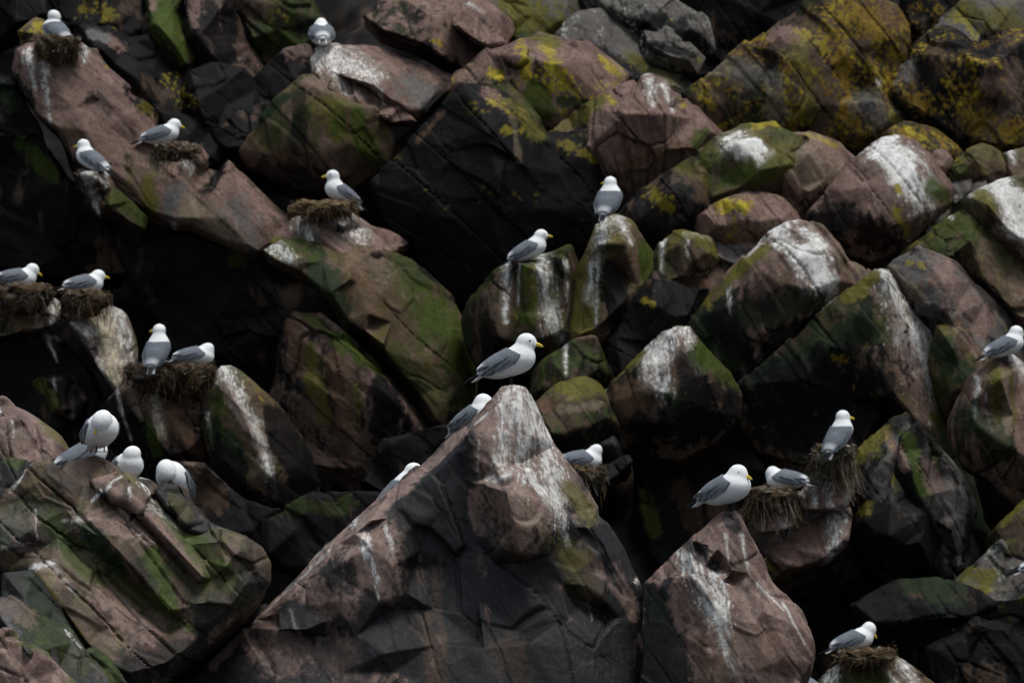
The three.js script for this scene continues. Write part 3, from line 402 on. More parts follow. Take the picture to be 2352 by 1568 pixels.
rock('pink boulder with a large white patch on its right shoulder', 28.9, 'P', [1850, 495, -.15, 1900, 432, -.18, 1950, 380, -.18, 1990, 340, -.2, 2025, 315, -.22, 2060, 306, -.24, 2110, 320, -.24, 2145, 355, -.22, 2165, 385, -.22, 2195, 430, -.2, 2190, 465, -.18, 2130, 520, -.1, 2085, 570, -.1, 2000, 605, -.1, 1925, 575, -.12, 1865, 530, -.15],
  [['W', 2040, 348, 2115, 430, 46, 38, 1], ['w', 2090, 340, 2130, 380, 12, 8], ['w', 2080, 430, 2125, 500, 9, 5], ['k', 1900, 490, 2040, 545, 40, 44, .95], ['p', 1940, 420, 2010, 420, 30, 30, .7], ['y', 2050, 480, 2080, 530, 14, 16, .8], ['y', 2060, 430, 2062, 440, 8], ['g', 2140, 430, 2180, 450, 26, 20]],
  { strata: 0.5, beds: 3.6, rough: .6, relief: [2005, 370, 0, 2000, 430, .12, 2060, 420, .1, 2110, 400, 0, 2100, 460, .08, 2010, 500, .22, 1940, 480, .05, 1950, 530, .08, 2060, 520, .15, 2140, 440, -.02, 2125, 490, .02, 2050, 350, -.08, 1930, 440, 0] });
rock('small smooth pink stone wedged behind the white patched boulder', 29.3, 'P', [2135, 370, 0, 2145, 342, -.05, 2172, 340, -.05, 2182, 360, 0, 2165, 385, .1, 2140, 385, .1]);
rock('rounded green stone left of the right edge', 29.3, 'G', [2180, 380, 0, 2215, 345, -.05, 2258, 320, -.1, 2295, 338, -.1, 2312, 378, -.05, 2270, 408, .1, 2200, 405, .1, 2240, 365, .12], [['y', 2200, 365, 2204, 368, 10]], { s: { dk: .15 } });
rock('small stone with a white drip at the right edge', 29.4, 'G', [2305, 350, 0, 2352, 330, -.1, 2420, 330, -.1, 2420, 420, .1, 2330, 420, .1], [['w', 2325, 350, 2330, 375, 12, 6]]);
rock0('cluster of little grey stones above the white streaked boulder', 29.2, 'K', [['stone', [2170, 440, 0, 2200, 410, -.05, 2235, 402, -.05, 2230, 440, .1, 2195, 470, .1]], ['stone', [2215, 460, 0, 2235, 415, -.05, 2265, 408, -.05, 2275, 440, .05, 2240, 475, .1], { near: .05 }], ['stone', [2110, 500, 0, 2140, 470, -.05, 2190, 460, -.05, 2175, 510, .1, 2130, 540, .1], { near: .1, style: 'DG' }]]);
rock('boulder almost white with droppings at the right edge', 28.6, 'G', [2222, 450, -.05, 2290, 408, -.1, 2400, 400, -.1, 2400, 620, .1, 2352, 560, .15, 2310, 520, .15, 2270, 470, .15], [['W', 2300, 425, 2350, 510, 42, 40, .95], ['w', 2320, 480, 2350, 560, 26, 16], ['w', 2230, 445, 2290, 412, 8, 10], ['l', 2260, 450, 2280, 480, 18]]);
rock('large green streaked slab at the right edge', 28.5, 'G', [2108, 565, -.1, 2130, 532, -.15, 2222, 475, -.2, 2290, 500, -.2, 2360, 570, -.2, 2420, 640, -.1, 2420, 760, .1, 2330, 720, .15, 2260, 640, .2, 2180, 590, .15, 2230, 550, .15], [['k', 2180, 600, 2300, 720, 24, 24, .8], ['p', 2280, 560, 2350, 660, 26, 30, .5], ['m', 2290, 540, 2320, 620, 14, 12, .5], ['y', 2110, 570, 2130, 590, 12, 10, .6], ['w', 2193, 492, 2196, 500, 5]]);
rock('rounded pink rock with bright lichen on its left half', 28.9, 'Y', [1612, 490, 0, 1650, 455, -.1, 1720, 430, -.15, 1782, 440, -.15, 1818, 482, -.1, 1795, 505, .1, 1700, 515, .15, 1640, 522, .1, 1700, 470, .15], [['y', 1660, 465, 1710, 480, 22, 20], ['p', 1760, 460, 1790, 490, 26, 20]]);
rock('speckled pink grey stone below the lichen capped one', 28.9, 'P', [1635, 560, 0, 1690, 508, -.1, 1760, 500, -.1, 1795, 530, -.05, 1740, 605, .1, 1680, 612, .1, 1640, 590, .1], [['e', 1660, 540, 1700, 590, 26]], { s: { pl: .1, dk: .25 } });
rock('small green capped rock with white drips beside the black cleft', 28.7, 'G', [1508, 590, 0, 1525, 545, -.05, 1560, 520, -.1, 1640, 540, -.1, 1632, 580, .05, 1600, 602, .1, 1570, 640, .1, 1535, 650, .1, 1512, 630, .05, 1560, 560, .12], [['w', 1575, 535, 1578, 585, 7, 5], ['w', 1524, 550, 1518, 630, 7, 5], ['w', 1590, 535, 1640, 550, 9, 7, .7], ['l', 1560, 530, 1630, 560, 24, 24, .8]]);
rock('dark stone in the hollow below the green capped rock', 28.8, 'DP', [1530, 640, 0, 1600, 600, 0, 1690, 590, 0, 1640, 690, .1, 1560, 720, .1], [['r', 1600, 630, 1620, 640, 20]]);
rock('wedge of rock capped by a thick white crust in the right middle', 28.2, 'PG', [1565, 760, -.2, 1600, 715, -.15, 1650, 645, -.15, 1700, 592, -.15, 1760, 535, -.2, 1800, 508, -.2, 1835, 500, -.22, 1890, 515, -.22, 1930, 560, -.2, 1950, 600, -.18, 2005, 628, -.2, 1990, 660, -.1, 1900, 740, -.05, 1800, 820, -.05, 1700, 900, -.05, 1640, 880, -.15, 1590, 820, -.25],
  [['W', 1795, 530, 1840, 610, 32, 20, 1], ['W', 1855, 575, 1880, 645, 48, 34, 1], ['W', 1850, 530, 1890, 560, 16, 20, .7], ['w', 1760, 545, 1720, 590, 9, 7], ['w', 1668, 650, 1682, 730, 10, 5], ['d', 1610, 740, 1690, 830, 80, 66, 1], ['k', 1650, 720, 1700, 800, 40, 50, .8], ['w', 1695, 592, 1752, 540, 4, 4, .5], ['d', 1720, 720, 1860, 700, 40, 40, .9], ['l', 1620, 690, 1760, 570, 14], ['w', 1866, 650, 1870, 680, 6, 4], ['k', 1760, 660, 1700, 780, 50, 40, .6], ['k', 1700, 860, 1860, 740, 30, 30, .9]],
  { strata: 0.7, beds: 3.6, rough: .6, t: .8, relief: [1745, 618, .12, 1800, 655, .2, 1870, 662, .22, 1922, 640, .1, 1930, 590, -.02, 1880, 565, .03, 1810, 570, .02, 1850, 588, .15, 1920, 588, .05, 1690, 690, .05, 1720, 780, .12, 1660, 780, -.02, 1790, 740, .16, 1850, 730, .14, 1740, 840, .08, 1630, 720, -.05] });
rock('long ridge striped white down its crest in the right middle', 27.9, 'G', [1690, 885, -.15, 1800, 790, -.18, 1900, 700, -.2, 1975, 640, -.22, 2010, 615, -.22, 2045, 612, -.25, 2075, 640, -.25, 2105, 690, -.22, 2140, 730, -.2, 2165, 790, -.2, 2170, 860, -.18, 2190, 930, -.18, 2215, 1000, -.18, 2250, 1060, -.18, 2290, 1130, -.2, 2300, 1240, -.15, 2215, 1345, -.1, 2180, 1330, 0, 2120, 1280, 0, 2080, 1000, -.1, 2060, 945, -.05, 1980, 1030, -.1, 1850, 1070, -.2, 1740, 1040, -.25, 1690, 960, -.25],
  [['w', 2034, 622, 2105, 800, 26, 44, 1], ['w', 2095, 770, 2135, 880, 46, 32, 1], ['w', 2150, 860, 2215, 1030, 6, 4], ['p', 2070, 830, 2140, 950, 40, 36, .8], ['p', 2050, 700, 2070, 800, 20, 26, .5], ['d', 1760, 890, 1980, 740, 66, 66, 1], ['k', 1800, 960, 1960, 900, 60, 60, 1], ['w', 1702, 872, 1962, 648, 3, 3, .8], ['k', 1950, 830, 2000, 700, 30, 24, .6], ['l', 1950, 680, 2010, 640, 18], ['w', 2130, 740, 2165, 830, 5, 5], ['l', 2150, 960, 2220, 1040, 20], ['o', 1925, 825, 1945, 830, 13, 9], ['o', 1963, 885, 1965, 887, 8], ['y', 1990, 945, 1992, 950, 6], ['r', 1940, 930, 1950, 970, 26, 20, .8], ['d', 2180, 1000, 2260, 1200, 50, 60, .9], ['w', 2225, 985, 2240, 1030, 4, 3], ['k', 1780, 930, 2000, 880, 90, 90, 1], ['k', 1760, 1010, 2030, 960, 50, 60, 1], ['d', 2180, 1080, 2230, 1280, 50, 50, 1], ['o', 1925, 825, 1945, 830, 13, 9], ['o', 1963, 885, 1965, 887, 8]],
  { strata: 0.8, beds: 3.6, rough: .6, t: .9, relief: [2040, 640, -.05, 2055, 700, .05, 2040, 760, .1, 2010, 830, .15, 2050, 900, .2, 2100, 960, .15, 2150, 1000, .1, 2190, 1100, .1, 2200, 1200, .1, 2100, 760, .02, 2130, 850, 0, 2150, 920, -.02, 1960, 720, -.05, 1980, 800, 0, 1900, 800, -.08, 1850, 870, -.08, 1950, 920, -.14, 1900, 980, -.17, 1800, 960, -.18, 2030, 940, -.1] });
rock('long pink flaking slab behind the bird at the right edge', 28, 'K', [2040, 612, -.1, 2108, 562, -.15, 2200, 600, -.2, 2285, 690, -.2, 2315, 775, -.2, 2280, 815, .05, 2240, 840, .1, 2180, 740, .15, 2130, 700, .15, 2170, 650, .15], [['p', 2170, 640, 2260, 730, 50, 40, .75], ['y', 2090, 600, 2120, 610, 14, 12, .7], ['k', 2220, 600, 2310, 720, 16, 16, .8], ['t', 2060, 620, 2120, 690, 16, 16, .5]], { s: { gy: 1, pl: .12, dk: .4 } });
rock('green flake leaning left of the rock at the right edge', 27.8, 'G', [2150, 745, 0, 2205, 730, -.05, 2240, 790, -.05, 2290, 850, -.05, 2235, 890, .1, 2180, 910, .1, 2190, 800, .15], [['p', 2195, 745, 2245, 810, 10, 10, .8], ['d', 2170, 800, 2230, 880, 30]]);
rock('striped green and pink rock under the bird at the right edge', 27.2, 'PG', [['block', [2218, 930, -.05, 2235, 865, -.1, 2290, 812, -.15, 2312, 800, -.15, 2352, 830, -.2, 2420, 860, -.2, 2420, 1060, .1, 2300, 1035, .15, 2240, 990, .1, 2300, 870, .15]]], [['w', 2322, 806, 2360, 850, 16, 18], ['w', 2250, 865, 2238, 960, 6, 4], ['l', 2285, 840, 2290, 960, 16, 16, .8], ['l', 2325, 850, 2330, 970, 9, 9, .7], ['w', 2262, 905, 2272, 990, 4, 3, .8], ['d', 2240, 960, 2300, 1030, 40, 40, .9], ['t', 2310, 860, 2312, 990, 8, 8, .7]], { bed: -1.4 });
rock('tall grey fin with green edges in the lower right', 27.2, 'KD', [['fin', [1965, 1030, -.05, 2030, 975, -.1, 2085, 950, -.15, 2110, 1000, -.1, 2160, 1080, -.05, 2200, 1190, 0, 2215, 1310, .05, 2170, 1320, .1, 2080, 1240, .2, 2010, 1180, .2, 1960, 1110, .1, 2040, 1060, .2]], ['fin', [2060, 1000, 0, 2110, 960, -.05, 2150, 1010, -.05, 2210, 1130, 0, 2190, 1230, .05, 2110, 1160, .1, 2075, 1080, .1], { near: .22, t: .4 }]], [['p', 2035, 990, 2070, 1070, 14, 10, .8], ['l', 1980, 1040, 2030, 990, 22], ['m', 2080, 1000, 2110, 1130, 14, 12, .6], ['y', 2040, 1000, 2050, 1020, 10, 10, .5], ['p', 2120, 1060, 2140, 1110, 16, 16, .5]]);
rock('dark tooth of rock rimmed with yellow green beside the grey fin', 26.9, 'D', [1975, 1200, 0, 2000, 1120, -.1, 2045, 1065, -.1, 2065, 1065, -.1, 2140, 1180, 0, 2120, 1255, .1, 2040, 1245, .1], [['l', 1990, 1170, 2040, 1080, 14], ['y', 2050, 1085, 2065, 1120, 11, 11, .8], ['e', 2060, 1130, 2090, 1170, 24, 24, .6]]);
rock('brown slab at the right edge below the mossy slope', 27.4, 'DP', [2230, 1042, 0, 2330, 1060, 0, 2420, 1130, 0, 2420, 1230, .1, 2300, 1150, .15], [['r', 2290, 1080, 2350, 1130, 30, 24, .9]]);
rock('small rock with a green top at the right edge, low down', 27, 'DG', [2290, 1215, 0, 2360, 1130, -.1, 2420, 1120, -.1, 2420, 1290, .1, 2310, 1280, .1], [['l', 2300, 1195, 2352, 1160, 12]]);
rock('grey green rock beside the wing tip at the right edge', 26.8, 'K', [2195, 1340, -.05, 2240, 1290, -.1, 2300, 1230, -.1, 2345, 1270, -.08, 2420, 1320, -.1, 2420, 1370, .1, 2250, 1390, .1], [['l', 2210, 1310, 2260, 1330, 26]]);
rock0('long low black slab in the lower right', 26.6, 'D', [1950, 1390, 0, 2060, 1330, -.1, 2150, 1320, -.1, 2240, 1350, -.1, 2290, 1390, 0, 2200, 1425, .1, 2000, 1435, .1], [['k', 1980, 1400, 2200, 1400, 40, 40, .9], ['d', 2100, 1340, 2200, 1370, 30, 30, .8]]);
rock0('black rocks in the bottom right corner', 26.4, 'D', [2130, 1490, 0, 2200, 1450, -.1, 2240, 1420, -.1, 2320, 1430, -.1, 2420, 1380, -.1, 2420, 1700, .1, 2200, 1700, .1], [['k', 2150, 1480, 2400, 1480, 90, 90, 1]]);
rock0('black wall behind the bird in the bottom right', 28, 'D', [1780, 1260, 0, 1960, 1230, 0, 2180, 1300, 0, 2180, 1560, 0, 2050, 1620, 0, 1800, 1560, 0], []);
rock0('pink ledge ribbed with white drips under the two right hand nests', 26.9, 'P', [['ledge', [1815, 1142, -.05, 1860, 1102, -.1, 1960, 1080, -.1, 1968, 1130, 0, 1940, 1165, .1, 1850, 1172, .1], { rib: .6 }], ['ledge', [1755, 1265, 0, 1830, 1205, -.05, 1900, 1172, -.1, 1958, 1160, -.1, 1952, 1240, .1, 1900, 1287, .1, 1800, 1312, .1]], ['ledge', [1725, 1200, 0, 1745, 1152, -.05, 1810, 1148, -.05, 1842, 1180, 0, 1820, 1212, .1, 1745, 1225, .1], { near: .05 }], ['ledge', [1870, 1070, 0, 1890, 1030, -.05, 1955, 1020, -.05, 1965, 1070, 0, 1930, 1100, .1, 1880, 1095, .1], { near: -.05 }]],
  [['w', 1840, 1110, 1836, 1160, 14, 10], ['w', 1870, 1105, 1872, 1160, 12, 8], ['w', 1900, 1095, 1905, 1160, 16, 10], ['w', 1945, 1090, 1948, 1160, 14, 12], ['w', 1925, 1180, 1905, 1290, 22, 16], ['w', 1950, 1165, 1945, 1200, 10, 8], ['w', 1800, 1160, 1800, 1210, 24, 12], ['w', 1790, 1220, 1795, 1240, 8, 5], ['w', 1955, 1020, 1958, 1070, 8, 6]], { bed: -.4 });
rock('dark base rock below the ribbed pink ledge', 27.2, 'DG', [1750, 1280, 0, 1800, 1240, -.05, 1950, 1180, -.1, 1990, 1200, 0, 1960, 1260, .1, 1880, 1300, .1, 1780, 1330, .1], [['l', 1760, 1290, 1800, 1310, 20]]);
rock('green boulder under the nest at the bottom edge', 26, 'G', [1895, 1580, 0, 1910, 1535, -.05, 1960, 1505, -.1, 2050, 1500, -.15, 2120, 1545, -.1, 2180, 1600, 0, 2150, 1700, .1, 1950, 1700, .1], [['w', 1915, 1535, 1905, 1570, 18, 16], ['w', 2020, 1520, 2070, 1580, 14, 8], ['w', 2080, 1530, 2110, 1580, 18, 12], ['g', 1980, 1540, 2020, 1570, 30]]);
// ------------------------------------------------------------------ rocks of the cliff, middle
rock('green pillar rock curtained with white drips in the middle', 28.6, 'DG', [['pillar', [1105, 682, -.05, 1130, 630, -.1, 1165, 598, -.12, 1265, 575, -.2, 1312, 552, -.2, 1312, 640, -.05, 1310, 768, .1, 1255, 792, .12, 1140, 790, .1, 1115, 740, .05, 1200, 605, .12, 1290, 595, .1]]], [['w', 1166, 600, 1160, 740, 12, 9, .9], ['w', 1195, 600, 1190, 700, 6, 5, .6], ['w', 1240, 590, 1262, 720, 24, 24, .9], ['m', 1255, 690, 1280, 770, 26, 20, .6], ['w', 1262, 710, 1285, 775, 22, 14, .7], ['w', 1300, 600, 1303, 690, 7, 5], ['g', 1210, 620, 1215, 740, 18], ['l', 1225, 590, 1228, 690, 10, 10, .8], ['k', 1120, 680, 1130, 780, 20, 24, .6]], { bed: -1.5 });
rock('yellow green pillar under the bird seen from the back', 28.5, 'G', [1305, 770, -.05, 1318, 680, -.1, 1340, 580, -.1, 1372, 505, -.15, 1410, 482, -.2, 1452, 502, -.2, 1505, 600, -.2, 1480, 660, 0, 1430, 720, .1, 1370, 765, .1, 1330, 778, .1, 1380, 560, .15, 1430, 560, .12], [['l', 1380, 520, 1340, 740, 40, 34, .9], ['w', 1392, 498, 1350, 690, 20, 13, .9], ['w', 1378, 560, 1368, 740, 8, 6, .7], ['w', 1425, 500, 1450, 560, 14, 8, .8], ['k', 1405, 640, 1420, 730, 36, 30], ['r', 1440, 590, 1450, 600, 22, 22, .6], ['g', 1480, 560, 1490, 640, 16]], { bed: -1.5, s: { dk: .1 } });
rock('black rock leaning in the shade right of the yellow green pillar', 28.3, 'D', [1395, 872, 0, 1400, 780, -.05, 1445, 690, -.1, 1505, 615, -.15, 1560, 645, -.15, 1625, 650, -.1, 1580, 725, .05, 1480, 800, .1, 1420, 870, .1, 1500, 700, .15], [['y', 1480, 690, 1500, 700, 10, 10, .5]]);
rock('brown rock draped with white straw-like droppings in the right middle', 27.8, 'B', [1368, 925, -.15, 1400, 873, -.15, 1470, 808, -.15, 1520, 760, -.18, 1555, 745, -.2, 1585, 746, -.2, 1625, 795, -.2, 1680, 855, -.18, 1705, 900, -.18, 1700, 960, -.15, 1640, 1020, -.15, 1560, 1060, -.1, 1480, 1050, -.1, 1410, 1020, -.12, 1380, 980, -.15],
  [['w', 1540, 762, 1495, 850, 24, 30], ['w', 1500, 810, 1530, 905, 34, 20], ['w', 1575, 762, 1608, 850, 18, 12], ['w', 1384, 890, 1405, 1010, 7, 4], ['k', 1590, 860, 1600, 980, 50, 50, .9], ['g', 1620, 810, 1680, 880, 30, 26], ['r', 1440, 900, 1460, 970, 40, 34, .8], ['l', 1400, 870, 1480, 810, 12], ['d', 1545, 930, 1560, 960, 30], ['k', 1470, 985, 1650, 960, 40, 60, 1], ['k', 1640, 900, 1690, 930, 30, 30, .9]],
  { rough: .6, bed: -1.2, relief: [1555, 775, -.02, 1545, 830, .08, 1540, 900, .15, 1530, 970, .12, 1590, 800, 0, 1610, 860, .02, 1600, 930, .05, 1650, 900, -.05, 1480, 840, 0, 1470, 900, .08, 1450, 970, .06, 1410, 920, -.02, 1400, 980, -.05] });
rock('low yellow brown rock behind the tall foreground peak', 27.6, 'G', [1225, 928, 0, 1285, 870, -.1, 1342, 855, -.15, 1378, 882, -.15, 1375, 915, 0, 1300, 945, .1, 1240, 960, .1], [['l', 1290, 880, 1370, 890, 26], ['r', 1240, 930, 1280, 940, 18]], { s: { dk: .15 } });
rock('dark green block with one white drip behind the main bird', 28, 'DG', [1235, 898, 0, 1252, 825, -.05, 1320, 772, -.1, 1372, 762, -.1, 1385, 850, 0, 1310, 882, .1], [['w', 1298, 785, 1300, 860, 6, 4], ['m', 1250, 830, 1240, 890, 10, 10, .4], ['p', 1330, 770, 1380, 765, 9, 9, .6]]);
rock('pale twiggy ledge rock below the green block', 27.3, 'DG', [1240, 960, 0, 1290, 925, -.05, 1385, 900, -.08, 1400, 960, 0, 1330, 990, .1, 1260, 1000, .1], [['t', 1290, 940, 1370, 930, 12, 10, .6]]);
rock0('black rocks between the tall peak and the hanging brown rock', 27.9, 'D', [1230, 965, 0, 1370, 940, 0, 1420, 1010, .1, 1450, 1080, .1, 1380, 1135, .1, 1290, 1060, .1], [['e', 1300, 1010, 1420, 1010, 14, 14, .4]]);
rock0('black ledge beneath the bird crouched behind the peak', 26.2, 'D', [1285, 1085, 0, 1340, 1078, -.05, 1400, 1062, -.1, 1445, 1040, -.1, 1452, 1060, 0, 1390, 1112, .1, 1330, 1120, .1], [['w', 1335, 1085, 1340, 1100, 6]]);
rock0('dark brown wall with a faint green stripe in the lower middle', 28.3, 'D', [1450, 1010, 0, 1700, 960, 0, 1760, 1080, .1, 1700, 1260, .1, 1520, 1320, .1, 1460, 1180, .1], [['l', 1478, 1130, 1505, 1220, 16, 14, .6], ['r', 1570, 1130, 1590, 1200, 24, 20, .5], ['r', 1620, 990, 1650, 1000, 14, 14, .6]]);
rock0('black wall behind the tall foreground peak', 28.2, 'D', [880, 1010, 0, 1060, 960, 0, 1120, 1000, 0, 1100, 1160, 0, 900, 1160, 0, 820, 1110, 0], []);
// ------------------------------------------------------------------ rocks of the cliff, left
rock0('brown ledge under the nest at the left edge', 28.9, 'PG', [-40, 705, -.1, 0, 685, -.1, 105, 676, -.15, 138, 692, -.1, 130, 745, .1, 70, 762, .12, -40, 775, .1], [['w', 116, 690, 122, 755, 16, 9], ['b', 75, 710, 85, 750, 24, 16], ['r', 20, 720, 60, 740, 20]], { s: { dk: .45 } });
rock0('dark wall streaked white below the left edge nests', 29, 'D', [['wall', [-40, 760, 0, 100, 750, 0, 220, 860, .1, 265, 960, .1, 330, 1080, .1, 200, 1100, .1, 60, 1020, .1, -40, 900, 0]], ['block', [95, 870, 0, 170, 855, -.05, 205, 920, 0, 170, 975, .1, 120, 945, .1], { near: .25, style: 'DP' }]], [['w', 102, 755, 130, 830, 8, 3], ['w', 134, 870, 136, 900, 5, 3, .7], ['l', 105, 890, 130, 930, 20, 18, .6], ['w', 185, 760, 190, 800, 6, 3, .6]]);
rock0('bulging ledge painted yellowish white under the second nest from the left', 28.7, 'PG', [140, 722, 0, 165, 702, -.1, 245, 692, -.15, 290, 712, -.15, 315, 780, -.1, 310, 840, 0, 270, 905, .1, 240, 860, .12, 190, 770, .15], [['b', 230, 730, 275, 880, 46, 26, 1], ['w', 265, 710, 300, 820, 20, 16, .8], ['w', 170, 745, 215, 760, 14, 12, .8], ['w', 200, 760, 255, 900, 10, 5, .8], ['g', 290, 720, 312, 790, 9, 8, .8]], { bed: -1.2 });
rock('brown rock hung with straw below the pair of birds on the left', 28.2, 'DP', [265, 905, 0, 290, 855, -.1, 420, 842, -.15, 500, 855, -.1, 490, 950, .1, 440, 1045, .12, 390, 1062, .1, 330, 1000, .1, 290, 950, .1], [['b', 345, 880, 375, 1000, 22, 10, .9], ['b', 300, 880, 330, 960, 16, 8, .6], ['w', 260, 880, 300, 1010, 7, 4, .7], ['r', 400, 950, 450, 1030, 26, 20, .8], ['r', 310, 900, 330, 940, 22, 22, .7], ['g', 340, 960, 360, 1040, 14]], { bed: -1.3 });
rock('green brown boulder with a broad white stripe below the left birds', 28, 'G', [455, 970, -.1, 465, 910, -.12, 480, 870, -.15, 505, 838, -.18, 530, 838, -.2, 560, 852, -.2, 640, 922, -.22, 690, 990, -.2, 715, 1040, -.2, 738, 1110, -.2, 735, 1150, -.15, 680, 1180, -.1, 600, 1185, -.1, 530, 1160, -.1, 480, 1080, -.1],
  [['w', 508, 848, 585, 975, 24, 16, 1], ['w', 585, 975, 615, 1060, 15, 14, .9], ['w', 610, 1050, 636, 1150, 14, 7, .9], ['b', 560, 960, 660, 1060, 16, 12, .5], ['p', 520, 890, 570, 980, 16, 12, .7], ['w', 475, 950, 486, 1030, 6, 4, .8], ['d', 500, 1000, 540, 1130, 40, 44, .9], ['r', 640, 980, 690, 1100, 40, 34, .8], ['k', 700, 1050, 730, 1130, 20, 20, .8], ['k', 650, 970, 720, 1130, 44, 50, 1], ['k', 490, 1050, 560, 1150, 44, 50, .9], ['k', 640, 1130, 700, 1160, 40]],
  { rough: .6, s: { dk: .3 }, relief: [515, 870, .02, 545, 930, .1, 580, 1000, .14, 610, 1080, .12, 630, 1150, .06, 590, 900, 0, 640, 980, 0, 680, 1070, 0, 500, 950, .05, 510, 1050, .05, 560, 1110, .1] });
rock0('black rocks in the gulf behind the left foreground', 27.3, 'D', [600, 1190, 0, 720, 1130, 0, 880, 1130, .1, 850, 1200, .15, 700, 1320, .1, 600, 1280, .1], [['g', 640, 1170, 800, 1160, 20, 20, .5]]);
rock0('dark brown rock rising behind the left foreground birds', 27.6, 'D', [380, 1050, 0, 470, 1060, 0, 560, 1150, 0, 640, 1170, .1, 620, 1300, .1, 480, 1250, .1, 380, 1150, 0], [['t', 420, 1010, 450, 1100, 12, 8, .5], ['r', 440, 1080, 500, 1150, 24, 24, .5]]);// ------------------------------------------------------------------ foreground rocks
rock('brown pink boulders at the left edge behind the preening birds', 20.8, 'P', [['block', [-30, 920, -.2, 0, 898, -.15, 40, 930, -.15, 100, 965, -.12, 150, 1010, -.12, 165, 1042, -.1, 120, 1070, .1, 60, 1080, .15, -30, 1000, .2]], ['block', [-30, 960, 0, 40, 950, 0, 80, 1000, 0, 100, 1070, .05, 60, 1100, .05, -30, 1090, .05], { near: .25 }]], [['w', 40, 965, 45, 1000, 4, 3, .8], ['l', 90, 970, 150, 1030, 10, 8, .8], ['k', 60, 940, 90, 960, 14, 14, .5]], { s: { dk: .4 } });
rock('dark rock in the notch at the left edge', 20.45, 'D', [-30, 1075, 0, 20, 1050, 0, 70, 1060, .02, 90, 1085, .02, 50, 1110, .08, 0, 1165, .08, -30, 1160, .08], [['g', 0, 1040, 40, 1060, 14]]);
